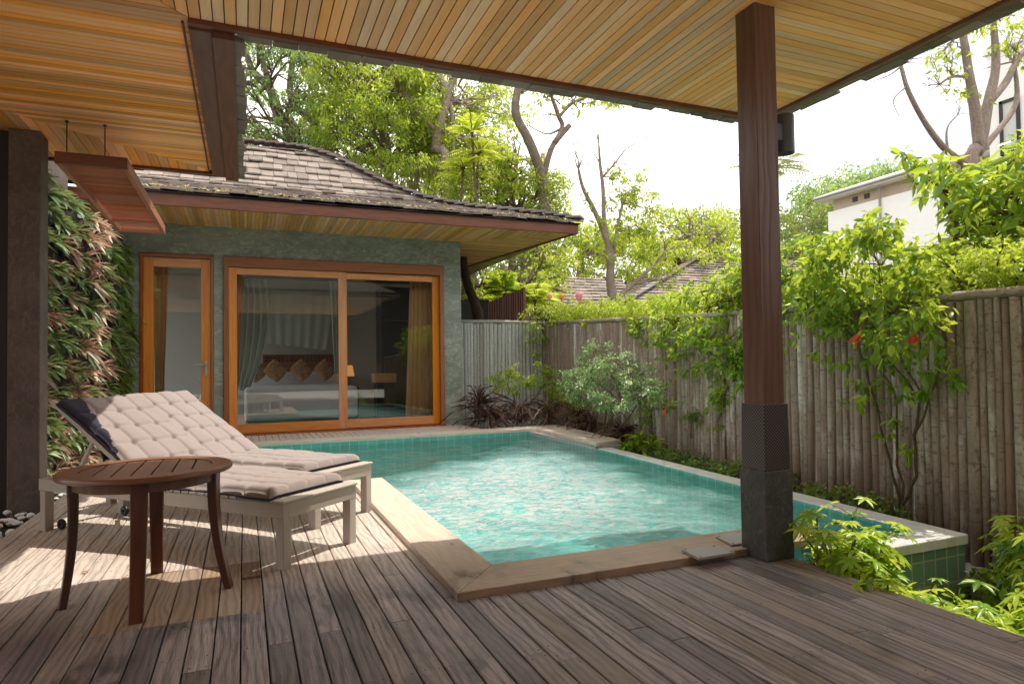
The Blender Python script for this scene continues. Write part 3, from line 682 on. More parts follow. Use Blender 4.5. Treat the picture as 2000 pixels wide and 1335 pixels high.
# ================================================================== PAVILION ROOF, POST
ZS = 2.9
def strips(mb, axis, a0, a1, pitch, gap, lo, hi, z, th=.012, mi=0, cut=None):
    a = a0
    while a < a1-1e-4:
        b = min(a+pitch-gap, a1)
        l0, l1, h0, h1 = lo(a), lo(b), hi(a), hi(b)
        if h0-l0 > .02 or h1-l1 > .02:
            h0 = max(h0, l0+.001); h1 = max(h1, l1+.001)
            zz = z+random.uniform(-.0008, .0008)
            parts = [(0, 1)]
            if cut and max(h0-l0, h1-l1) > cut*1.4:
                k = random.uniform(.3, .7); parts = [(0, k), (k, 1)]
            for (s0, s1) in parts:
                e = .0012 if len(parts) > 1 else 0
                q0, q1 = l0+(h0-l0)*s0+e, l0+(h0-l0)*s1-e; w0, w1 = l1+(h1-l1)*s0+e, l1+(h1-l1)*s1-e
                poly_ = [(a, q0), (b, w0), (b, w1), (a, q1)] if axis == 'y' else [(q0, a), (q1, a), (w1, b), (w0, b)]
                mb.prism(poly_, zz, zz+th, mi, gdir=axis)
        a += pitch
pav = thing('pavilion_roof', 'wide pavilion roof overhead with orange timber slat soffit and dark eaves', 'roof', (2.0, 2.0, ZS))
so_ = MB(); OFF = np.array([2.0, 2.0, ZS])
def rel(mb, off):
    mb.v = [(p[0]-off[0], p[1]-off[1], p[2]-off[2]) for p in mb.v]; return mb
PT = .0585; GS = .0062
strips(so_, 'y', -.38, 3.66, PT, GS, lambda x: max(-2.5, x+.14), lambda x: 3.80 if x > -.27 else 3.69+(x+.38), ZS, cut=2.0)
strips(so_, 'x', -2.5, 3.80, PT, GS, lambda y: max(y-.14, -.38), lambda y: 3.69, ZS, cut=2.0)
rel(so_, OFF).build('soffit', [M['soffit']], pav)
s2 = MB(); PL = .050
strips(s2, 'x', -2.5, 3.69, PL, .0058, lambda y: -5.0, lambda y: -.385, ZS, cut=2.2)
strips(s2, 'x', 3.69, 3.83, PL, .0058, lambda y: -5.0, lambda y: -.385+(y-3.69), ZS, cut=2.2)
strips(s2, 'x', 3.83, 6.67, PL, .0058, lambda y: max(-5.0, -.3-(6.67-y)*1.27), lambda y: -.275, ZS, cut=2.2)
strips(s2, 'y', -4.0, -.30, .075, .005, lambda x: 6.67+(x+.3)/1.27, lambda x: 6.73, ZS)
rel(s2, OFF).build('soffit', [M['soffit2']], pav)
fa = MB()
def fb(p0, p1, w_, h_): fa.bar(p0, p1, w_, h_, c=.003)
fb((-.27, 3.825, 2.905), (3.735, 3.825, 2.905), .045, .06); fb((3.715, -2.5, 2.905), (3.715, 3.84, 2.905), .045, .06)
fb((-.27, 3.865, 2.94), (3.78, 3.865, 2.94), .04, .07); fb((3.755, -2.5, 2.94), (3.755, 3.88, 2.94), .04, .07)
fb((-.215, 3.86, 2.885), (-.215, 6.75, 2.885), .115, .04); fb((-.100, 3.86, 2.865), (-.100, 6.78, 2.865), .115, .05)
fb((-5, 6.75, 2.905), (-.16, 6.75, 2.905), .04, .06)
fb((-.3, 3.845, 2.90), (-.3, 6.7, 2.90), .012, .03)
rel(fa, OFF).build('fascia', M['trim'], pav)
se = MB()
def shingle_edge(p0, p1, out_, z):
    p0 = np.array(p0, float); p1 = np.array(p1, float); ln = np.linalg.norm(p1-p0); d = (p1-p0)/ln; o_ = np.array(out_, float); t = 0
    while t < ln:
        w_ = random.uniform(.13, .20); a = p0+d*t; b = p0+d*min(ln, t+w_-.004); e = random.uniform(.035, .075); lz = random.uniform(-.004, .006)
        for lay, (dz_, oe) in enumerate(((0, e), (.02, e*.6))):
            vs = [(*a, z+lz+dz_), (*b, z+lz+dz_), (*(b+o_*oe), z+lz+dz_-.004), (*(a+o_*oe), z+lz+dz_-.004)]
            se.add(vs+[(v[0], v[1], v[2]+.016) for v in vs], [(3, 2, 1, 0), (4, 5, 6, 7), (0, 1, 5, 4), (1, 2, 6, 5), (2, 3, 7, 6), (3, 0, 4, 7)])
        t += w_
shingle_edge((-.03, 3.888), (3.86, 3.888), (0, 1.35), 2.895); shingle_edge((3.778, -2.5), (3.778, 3.95), (1.35, 0), 2.895)
shingle_edge((-.045, 3.93), (-.045, 6.80), (1, 0), 2.875); shingle_edge((-5, 6.77), (-.04, 6.77), (0, 1), 2.93)
rel(se, OFF).build('shingle_edge', M['shingle'], pav)
rd = MB()
rd.box(-5, 3.77, -2.5, 3.88, 2.918, 2.955); rd.box(-5, -.05, 3.88, 6.76, 2.918, 2.955)
def slab(poly3): rd.add(poly3+[(a, b, c+.05) for a, b, c in poly3], [tuple(range(len(poly3)-1, -1, -1)), tuple(range(len(poly3), 2*len(poly3)))]+[(i, (i+1) % len(poly3), len(poly3)+(i+1) % len(poly3), len(poly3)+i) for i in range(len(poly3))])
slab([(-.1, 3.9, 2.96), (3.8, 3.9, 2.96), (1.2, 1.3, 4.3), (-2.7, 1.3, 4.3)]); slab([(3.8, 3.9, 2.96), (3.8, -2.5, 2.96), (1.2, -2.5, 4.3), (1.2, 1.3, 4.3)])
slab([(-.06, 3.9, 2.96), (-2.7, 1.3, 4.3), (-2.7, 4.0, 4.3), (-.06, 6.78, 2.96)]); slab([(-.06, 6.78, 2.96), (-2.7, 4.0, 4.3), (-5, 4.0, 4.3), (-5, 6.78, 2.96)])
rel(rd, OFF).build('roof_deck', M['roofdark'], pav)

post = thing('timber_post', 'square dark red-brown timber post on a concrete base beside the pool', 'post', (2.54, 2.66, 0))
q = MB(); q.prism([(-.09, -.095), (.095, -.095), (.095, .09), (-.09, .09)], 0, .458); q.build('concrete_base', M['darkcon'], post, bevel=.006)
q = MB(); 
vs = []
for z_, e in ((.458, .004), (.80, 0.0)):
    vs += [(-.078-e, -.083-e, z_), (.084+e, -.083-e, z_), (.084+e, .078+e, z_), (-.078-e, .078+e, z_)]
q.add(vs, [(3, 2, 1, 0), (4, 5, 6, 7), (0, 1, 5, 4), (1, 2, 6, 5), (2, 3, 7, 6), (3, 0, 4, 7)]); q.build('metal_sleeve', M['dplate'], post, bevel=.002)
q = MB(); q.bar((.003, -.002, .80), (.003, -.002, ZS-.001), .142, .142, up=(0, 1, 0), c=.003); q.build('shaft', M['post'], post)
lm = thing('wall_lamp', 'dark grey cylinder lamp fixed high on the timber post', 'wall lamp', (2.722, 2.645, 2.25))
q = MB(); q.lathe([(.045, -.105), (.048, -.10), (.048, .10), (.046, .104), (.03, .104)], n=28); o = q.build('lamp_body', M['lamp'], lm, smooth=True, auto=True)
q = MB(); q.lathe([(.038, -.1065), (.030, -.1055)], n=20); q.build('lamp_lens', M['black'], lm)
q = MB(); q.bar((-.105, 0, 0), (-.03, 0, 0), .05, .09, c=.002); q.build('bracket', M['lamp'], lm)

# pillar and dark opening at the far left
pl = MB(); pl.box(-1.668, -1.46, 6.02, 6.24, -.10, 2.898); o = pl.build('concrete_pillar', M['pillar'], bevel=.008)
tag(o, 'rough brown concrete pillar at the left end of the deck', 'pillar')
pl = MB(); pl.box(-6, -1.672, 6.10, 6.22, -.12, 2.898)
for k in range(22): pl.box(-6+k*.19, -5.985+k*.19, 6.085, 6.10, 0, 2.85)
o = pl.build('dark_wall', M['darkwall']); tag(o, 'dark timber wall in shadow at the left edge beside the pillar', 'wall')

pl = MB(); pl.box(-2.15, -1.92, 6.26, 9.03, -.1, 3.62); o = pl.build('boundary_wall', M['pillar']); tag(o, 'high dark wall standing behind the green wall, above its top plants', 'wall')
# hanging slatted canopy with two rods
cz = 2.565; can = thing('hanging_canopy', 'reddish slatted timber canopy hung on rods above the green wall', 'canopy', (-1.1, 7.0, cz))
q = MB(); q.bar((-.155, -1.47, 0), (.30, -1.47, 0), .035, .085, c=.003); q.build('front_beam', M['trim'], can)
q = MB(); q.bar((.285, -1.452, 0), (.285, 1.0, 0), .035, .085, c=.003); q.bar((-.138, -1.452, 0), (-.138, 1.0, 0), .035, .085, c=.003); q.bar((-.155, 1.018, 0), (.30, 1.018, 0), .035, .085, c=.003); q.build('side_beam', M['trellis'], can)
q = MB(); y = -1.42
while y < .98:
    q.bar((-.12, y, .012), (.266, y, .012), .019, .012); y += .0365
q.bar((-.12, .55, -.022), (.266, .55, -.022), .09, .02); q.build('slats', M['trellis'], can)
for xx in (-.12, .125):
    q = MB(); q.tube([(xx, -1.30, .03), (xx, -1.30, .33)], .0045, 6); q.lathe([(.014, 0), (.014, .006), (.006, .012)], (xx, -1.30, .322), 10); q.lathe([(.010, 0), (.013, .01), (.008, .022)], (xx, -1.30, .045), 10)
    q.build('hanging_rod', M['black'], can, smooth=True)

# pale terrace behind the viewer added as bounce light, dark house to darken reflections
tr_ = MB(); tr_.add([(-9, -9.5, -.02), (14, -9.5, -.02), (14, -1.2, -.02), (-9, -1.2, -.02)], [(0, 1, 2, 3)])
tr_.build('bounce_terrace', plain('pale_bounce_paving', (.56, .54, .50), .8, .1, 3), kind='structure')
mh = thing('reflection_house', 'dark timber house added behind the viewer to darken the glass reflections', 'house', (2, -10, 0)); NO = np.array([2, -10, 0])
q = MB(); q.box(-14, 18, -16, -9.6, -.1, 5.2)
for k in range(64): q.box(-14+k*.5, -13.96+k*.5, -9.6, -9.57, 0, 5.2)
rel(q, NO).build('wall', M['darkwall'], mh)
q = MB(); q.add([(-15, -8.8, 5.1), (19, -8.8, 5.1), (19, -16.8, 5.1), (-15, -16.8, 5.1), (-11, -12.8, 8.2), (15, -12.8, 8.2)], [(0, 1, 5, 4), (1, 2, 5), (2, 3, 4, 5), (3, 0, 4), (3, 2, 1, 0)]); rel(q, NO).build('roof', M['roofdark'], mh)
# ================================================================== VILLA
ZV = 3.15
vil = thing('pool_villa', 'grey-green concrete pool villa with shingled hip roof and glazed front', 'villa', (1.5, WY, 0)); VO = np.array([1.5, WY, 0])
q = MB(); T = .18
q.box(-3.2, 3.41, WY, WY+T, 2.70, ZV+.1); q.box(3.10, 3.41, WY, WY+T, -.1, 2.70); q.box(-.405, -.285, WY, WY+T, -.1, 2.70); q.box(-3.2, -1.36, WY, WY+T, -.1, 2.70)
q.box(3.24, 3.41, WY+T, 16, -.1, ZV+.1)
rel(q, VO).build('wall', M['concrete'], vil)
q = MB(); q.box(-3.2, -3.05, WY+T, 11.2, -.1, ZV+.1); q.box(-3.2, -3.05, 14.8, 16, -.1, ZV+.1); q.box(-3.2, -3.05, 11.2, 14.8, -.1, .5); q.box(-3.05, 3.235, 15.3, 15.45, -.1, ZV+.1); q.box(-3.05, 3.235, WY+T+.002, 15.3, ZV-.02, ZV+.05); q.box(3.215, 3.237, WY+T+.002, 15.3, 0.05, ZV-.03)  # gap in the unseen left wall added to let daylight in
rel(q, VO).build('interior_wall', M['innerwall'], vil)
q = MB(); x = -3.04
while x < 3.2: q.bar((x+.06, WY+.16, .035), (x+.06, 15.29, .035), .118, .03); x += .12
rel(q, VO).build('interior_floor', M['ifloor'], vil)
q = MB(); q.bar((-.4, 13.2, 2.86), (3.2, 13.2, 2.86), .2, .24); rel(q, VO).build('beam', M['trim'], vil)
# soffit
q = MB(); rx = lambda y: 4.93-.15*(y-9.17)
strips(q, 'y', -2.6, 4.93, .052, .004, lambda x: 9.17, lambda x: min(WY, WY-(x-3.41)*.845) if x > 3.41 else WY, ZV-.02)
strips(q, 'x', 9.17, 15.5, .052, .004, lambda y: 3.41 if y > WY else 3.41+(WY-y)/.845, lambda y: rx(y), ZV-.02)
rel(q, VO).build('soffit', M['vsoffit'], vil)
q = MB(); q.bar((-2.6, 9.15, 3.165), (4.96, 9.15, 3.185), .04, .15, c=.003); q.bar((4.955, 9.13, 3.185), (rx(15.5)+.02, 15.5, 3.17), .04, .15, c=.003); q.box(-2.6, 4.9, 9.2, 15.6, ZV, ZV+.03)
rel(q, VO).build('fascia', M['trim'], vil)
# shingled roof, concave hip profile
SV = [0, .1, .22, .398, .528, .664, .785, .889, 1.0]; SZ = [3.27, 3.40, 3.52, 3.70, 3.90, 4.21, 4.57, 4.86, 5.08]
def pz(v): return float(np.interp(v, SV, SZ))
def hx(v): return 5.02-3.92*v
def py(v): return 9.09+3.46*v
q = MB(); NC = 17; bs = MB()
for c in range(NC):
    v0, v1 = c/NC, min(1.0, (c+1.35)/NC); xr = hx(v0); x = -2.6-random.random()*.1
    y0, y1, zz0, zz1 = py(v0), py(v1), pz(v0), pz(v1)
    while x < xr:
        w_ = random.uniform(.15, .23); xe = min(x+w_-.006, xr+.02); xe1 = min(xe, hx(v1)+.05) if xe > hx(v1) else xe; xs1 = min(x, hx(v1)+.03)
        l = random.uniform(.036, .064); dy = random.uniform(-.022, .022); tl = random.uniform(-.010, .010); th = .026
        A = [(x, y0+dy, zz0+l), (xe, y0+dy+tl, zz0+l+tl), (xe1, y1, zz1+.006), (xs1, y1, zz1+.006)]
        q.add([(a, b, c_-th) for a, b, c_ in A]+A, [(3, 2, 1, 0), (4, 5, 6, 7), (0, 1, 5, 4), (1, 2, 6, 5), (2, 3, 7, 6), (3, 0, 4, 7)])
        x += w_
    vb = (c+1)/NC
    bs.add([(-2.7, py(v0), pz(v0)-.012), (hx(v0), py(v0), pz(v0)-.012), (hx(vb), py(vb), pz(vb)-.012), (-2.7, py(vb), pz(vb)-.012)], [(0, 1, 2, 3)])
    # right-hand slope
    yb0, yb1 = 16.2-3.4*v0, 16.2-3.4*vb
    bs.add([(hx(v0), py(v0), pz(v0)), (hx(v0)-.15*(yb0-9.1)*(1-v0), yb0, pz(v0)), (hx(vb)-.15*(yb1-9.1)*(1-vb), yb1, pz(vb)), (hx(vb), py(vb), pz(vb))], [(0, 1, 2, 3)])
    bs.add([(-2.7, yb0, pz(v0)), (hx(v0)-.15*(yb0-9.1)*(1-v0), yb0, pz(v0)), (hx(vb)-.15*(yb1-9.1)*(1-vb), yb1, pz(vb)), (-2.7, yb1, pz(vb))], [(0, 1, 2, 3)])
rf = rel(q, VO).build('roof', M['shingle'], vil)
rel(bs, VO).build('roof_deck', M['roofdark'], vil)
q = MB(); nh = 27
for k in range(nh):
    v0, v1 = k/nh, (k+1.25)/nh
    if v1 > 1: v1 = 1
    a = np.array([hx(v0), py(v0)-.01, pz(v0)+.095]); b = np.array([hx(v1), py(v1), pz(v1)+.055]); q.bar(a, b, .25, .032, rnd=random.random()*.6, c=.004)
rel(q, VO).build('hip_cap', M['ridge'], rf)
q = MB(); x = 1.1
while x > -2.6: q.bar((x, py(1), pz(1)+.08), (x-.2, py(1), pz(1)+.055), .24, .03, c=.004); x -= .18
rel(q, VO).build('ridge_cap', M['ridge'], rf)
# fallen leaves on the eave
q = MB()
n_ = 700; X = rng.uniform(-1.5, 4.9, n_); V = np.abs(rng.normal(0, .035, n_)); Pp = np.stack([X, 9.09+3.46*V-.01, np.interp(V, SV, SZ)+.045+rng.uniform(0, .012, n_)], 1)-VO
lt = leaf_mesh('leaf_litter', Pp, rng.normal(size=(n_, 3))*np.array([1, .7, .3]), np.tile([0, -.4, 1.], (n_, 1))+rng.normal(size=(n_, 3))*.4, rng.uniform(.03, .07, n_), rng.uniform(.012, .022, n_), rng.uniform(0, 1, n_), leaf('dry_leaves', ((.2, .13, .09), (.42, .32, .24), (.62, .5, .4)), .2), rf)
lt['kind'] = 'stuff'

# --- sliding glazed doors (frame, sashes, panes)
wd = MB(); Y0 = WY-.03
wd.bar((-.28, Y0+.05, 2.615), (3.10, Y0+.05, 2.615), .13, .15, c=.003); wd.bar((-.245, Y0+.05, .05), (-.245, Y0+.05, 2.54), .07, .13, up=(0, 1, 0), c=.003); wd.bar((3.065, Y0+.05, .05), (3.065, Y0+.05, 2.54), .07, .13, up=(0, 1, 0), c=.003); wd.bar((-.28, Y0+.05, .035), (3.10, Y0+.05, .035), .13, .03, c=.003)
fr = rel(wd, VO).build('window_frame', M['frame2'], vil)
def sash(x0, x1, y, z0, z1, st, name='sliding_door', bot=None, top=None):
    b_ = MB(); bot = bot or st; top = top or st
    b_.bar((x0+st/2, y, z0), (x0+st/2, y, z1), st, .045, up=(0, 1, 0), c=.003); b_.bar((x1-st/2, y, z0), (x1-st/2, y, z1), st, .045, up=(0, 1, 0), c=.003)
    b_.bar((x0+st, y, z0+bot/2), (x1-st, y, z0+bot/2), .045, bot, c=.003); b_.bar((x0+st, y, z1-top/2), (x1-st, y, z1-top/2), .045, top, c=.003)
    o_ = rel(b_, VO).build(name, M['frame'], vil)
    p_ = MB(); p_.add([(x0+st-.01, y, z0+bot-.01), (x1-st+.01, y, z0+bot-.01), (x1-st+.01, y, z1-top+.01), (x0+st-.01, y, z1-top+.01)], [(0, 1, 2, 3)])
    rel(p_, VO).build('glass_pane', M['glass'], o_); return o_
sash(-.21, 1.49, Y0+.035, .06, 2.53, .115, bot=.14, top=.10); sash(1.40, 3.03, Y0+.085, .06, 2.53, .115, bot=.14, top=.10)
wd = MB(); wd.bar((-1.36, Y0+.05, 2.665), (-.41, Y0+.05, 2.665), .11, .05, c=.003); wd.bar((-.43, Y0+.05, .05), (-.43, Y0+.05, 2.64), .035, .11, up=(0, 1, 0), c=.003); wd.bar((-1.34, Y0+.05, .05), (-1.34, Y0+.05, 2.64), .035, .11, up=(0, 1, 0), c=.003)
rel(wd, VO).build('door_frame', M['frame2'], vil)
dr = sash(-1.32, -.45, Y0+.05, .06, 2.635, .13, name='glazed_door')
h = MB(); h.tube([(-.515, Y0-.005, 1.10), (-.515, Y0-.045, 1.10), (-.54, Y0-.05, 1.10), (-.66, Y0-.05, 1.095)], .009, 8); rel(h, VO)
h.lathe([(.024, 0), (.024, .004)], (-.515-VO[0], Y0+.02-VO[1], 1.08), 4); b2 = MB(); b2.bar((-.515, Y0+.022, .93), (-.515, Y0+.022, 1.15), .04, .008, up=(0, 1, 0), c=.002); rel(b2, VO); h.add(b2.v, b2.f); 
h.build('door_handle', M['steel'], dr)
# --- interior
bed = thing('bed', 'low wide bed with white cover and carved headboard behind the glass', 'bed', (1.0, 13.8, .05))
q = MB(); q.box(-.95, 1.0, -1.25, 1.35, 0, .30); q.build('bed_base', M['trim'], bed, bevel=.01)
q = MB(); q.box(-1.0, 1.0, -1.32, 1.3, .03, .62); q.build('mattress', M['linen'], bed, bevel=.07, seg=4)
q = MB()
q.box(-.62, 1.0, 1.36, 1.41, .5, 1.28)
for i in range(18): 
    for k in range(2): q.box(-.57+i*.086, -.53+i*.086, 1.34, 1.362, 1.12+k*.07, 1.16+k*.07, 1)
q.build('headboard', [M['frame2'], M['black']], bed, bevel=.004)
q = MB(); q.box(-.9, .95, .95, 1.3, .60, .90); q.build('bolster', M['linen'], bed, bevel=.09, seg=4)
def pillow(x, y, z, s_, tilt, lab):
    b_ = MB(); N_ = 12; vs = []; 
    for sgn in (1, -1):
        for i in range(N_+1):
            for k in range(N_+1):
                u, v = i/N_*2-1, k/N_*2-1; t_ = max(0, (1-u**4)*(1-v**4))**.45*.09*sgn; pin = 1-.10*(abs(u*v))**1
                vs.append((u*s_*pin if abs(v) < 2 else u, t_, v*s_*pin))
    nn = (N_+1)**2; fs = []
    for o_ in (0, nn):
        for i in range(N_):
            for k in range(N_): a = o_+i*(N_+1)+k; fs.append((a, a+1, a+N_+2, a+N_+1))
    b_.add(vs, fs); o_ = b_.build('cushion', M['pillow'], smooth=True); o_.location = (x, y, z); o_.rotation_euler = (R(-18), R(45+tilt), 0)
    tag(o_, lab, 'cushion', 'brown cushions on the bed')
for i, (x, lab) in enumerate(((.22, 'leftmost brown cushion on the bed, half behind the drape'), (.60, 'second brown cushion from the left on the bed'), (1.12, 'third brown cushion from the left on the bed'), (1.60, 'rightmost brown cushion on the bed beside the door mullion'))):
    pillow(x, 14.3, .98, .20, random.uniform(-6, 6), lab)
def cloth(name, pts_top, pts_bot, mat, folds, amp, lab, cat, n_=60, mz=14, parent=None, mid=None):
    b_ = MB(); vs = []; pt_ = np.array(pts_top, float); pb_ = np.array(pts_bot, float)
    for k in range(mz+1):
        t = k/mz
        for i in range(n_+1):
            s_ = i/n_; a = pt_[0]*(1-s_)+pt_[1]*s_; b = pb_[0]*(1-s_)+pb_[1]*s_
            if mid is not None:
                c = np.array(mid[0], float)*(1-s_)+np.array(mid[1], float)*s_; p = a*(1-t)**2+c*2*t*(1-t)+b*t*t
            else: p = a*(1-t)+b*t
            f_ = amp*(.5+.6*t)*math.sin(2*PI*folds*s_+1.2*math.sin(3*s_+2*t)); p = p+np.array([f_*.35, f_, 0]); vs.append(p)
    b_.add(vs, [(k*(n_+1)+i, k*(n_+1)+i+1, (k+1)*(n_+1)+i+1, (k+1)*(n_+1)+i) for k in range(mz) for i in range(n_)])
    o_ = b_.build(name, mat, smooth=True); return tag(o_, lab, cat)
cloth('curtain', [(2.62, 10.80, 2.62), (3.05, 10.80, 2.62)], [(2.50, 10.80, .07), (3.10, 10.80, .07)], M['curtain'], 7, .035, 'ochre curtain hanging at the right end of the sliding doors', 'curtain')
cloth('curtain', [(-.20, 10.82, 2.62), (.02, 10.82, 2.62)], [(-.20, 10.82, .4), (-.10, 10.82, .4)], M['curtain'], 4, .03, 'narrow ochre curtain bunched at the left end of the sliding doors', 'curtain')
cloth('curtain', [(-1.25, 10.75, 2.6), (-1.02, 10.75, 2.6)], [(-1.20, 10.75, .07), (-1.10, 10.75, .07)], M['curtain'], 4, .03, 'ochre curtain tied back inside the single glazed door', 'curtain')
cloth('bed_drape', [(-.08, 13.2, 2.74), (.42, 13.2, 2.74)], [(-.20, 13.4, .62), (.10, 13.5, .60)], M['drape'], 5, .05, 'pale drape hanging from the beam at the left of the bed', 'drape', mid=[(-.05, 13.3, 1.9), (.62, 13.3, 1.75)])
cloth('bed_drape', [(1.55, 13.2, 2.74), (1.95, 13.2, 2.74)], [(1.70, 13.6, .9), (1.85, 13.6, .9)], M['drape'], 4, .04, 'pale drape hanging from the beam at the right of the bed', 'drape')
cloth('bed_canopy', [(.0, 14.9, 2.72), (1.9, 14.9, 2.72)], [(.05, 14.95, 1.62), (1.7, 14.95, 1.42)], M['drape'], 9, .008, 'swagged white canopy cloth across the wall above the headboard', 'canopy')
bl = thing('bedside_lamp', 'small glowing bedside lamp right of the bed, near the door mullion', 'lamp', (2.12, 14.6, .05))
q = MB(); q.box(-.2, .2, -.2, .2, 0, .55); q.build('table_body', M['darkwall'], bl, bevel=.01)
q = MB(); q.lathe([(.06, .551), (.05, .57), (.015, .60), (.015, .78)], n=16); q.build('lamp_base', M['trim'], bl, smooth=True)
tl_ = NT('warm_lamp_shade'); em = tl_.n('Emission'); em.inputs[0].default_value = (1.0, .45, .14, 1); em.inputs[1].default_value = 0.6
q = MB(); q.lathe([(.14, .78), (.10, 1.02)], n=20); q.build('lamp_shade', tl_.out(em.outputs[0]), bl, smooth=True)
cb = thing('cabinet', 'tall black open cabinet standing behind the right sliding door', 'cabinet', (2.83, 13.0, .05))
q = MB(); q.box(-.33, .33, -.3, .3, 0, 2.55); q.build('carcass', M['black'], cb, bevel=.01)
q = MB(); q.box(-.36, -.331, -.32, -.301, 1.9, 1.96); q.box(-.36, .34, -.325, -.302, 1.86, 1.9); q.build('shelf_edge', M['lamp'], cb)
bk = thing('side_table', 'small dark side table carrying a woven basket behind the glass', 'side table', (2.43, 12.2, .05))
q = MB(); q.box(-.16, .18, -.15, .15, 0, .68); q.build('table_body', M['darkwall'], bk, bevel=.01)
q = MB(); q.prism([(-.20, -.16), (.21, -.16), (.21, .16), (-.20, .16)], .73, .90); o = q.build('basket', M['curtain'], bevel=.015); o.location = (2.43, 12.2, .0)
tag(o, 'rectangular woven basket on the small dark table indoors', 'basket')

# ================================================================== FENCES
fc = thing('bamboo_fence', 'long weathered brown bamboo pole fence along the right of the pool', 'fence', (4.7, 5, -.1)); FO = np.array([4.7, 5, -.1])
def fx(y): return 4.46+.078*(y-2.0)
def fz(y): return float(np.interp(y, [0, 2.5, 3.2, 6, 8, 10.9], [1.30, 1.43, 1.445, 1.535, 1.63, 1.78]))
q = MB(); y = -.3
while y < 10.85:
    r_ = random.choice((random.uniform(.024, .034), random.uniform(.034, .045))); y += r_; zt = fz(y)-.02+random.uniform(-.012, .006); x_ = fx(y)+random.uniform(-.006, .006); lean = random.uniform(-.03, .03)
    zb = soilz(y)-.06; mid = zb+(zt-zb)*random.uniform(.3, .7)
    q.tube([(x_, y+lean, zb), (x_+random.uniform(-.006, .006), y+lean*.3, mid), (x_, y, zt)], [r_*1.05, r_, r_*.95], 10); y += r_*.98
rel(q, FO).build('poles', M['bamboo'], fc, smooth=True, auto=True)
q = MB(); ys_ = np.arange(-.3, 10.9, .5)
q.tube([(fx(y)-.005, y, fz(y)+.012+random.uniform(-.004, .004)) for y in ys_], [.034]*len(ys_), 8); rel(q, FO).build('top_rail', M['bamboo'], fc, smooth=True)
q = MB(); q.box(4.62, 4.66, 0, 1, 0, 1) if False else None
fc2 = thing('bamboo_fence', 'pale whitewashed bamboo fence panel joined to the villa corner', 'fence', (4.2, 10.85, -.1)); FO = np.array([4.2, 10.85, -.1])
q = MB(); x = 3.42
while x < 5.13:
    r_ = random.uniform(.024, .044); x += r_; zt = 1.77+random.uniform(-.015, .01); q.tube([(x+random.uniform(-.01, .01), 10.85, -.2), (x, 10.85, zt)], [r_*1.04, r_*.96], 10); x += r_*.98
rel(q, FO).build('poles', M['bamboo2'], fc2, smooth=True, auto=True)
q = MB(); q.tube([(3.40, 10.845, 1.80), (4.2, 10.845, 1.805), (5.16, 10.84, 1.79)], .034, 8); rel(q, FO).build('top_rail', M['bamboo2'], fc2, smooth=True)
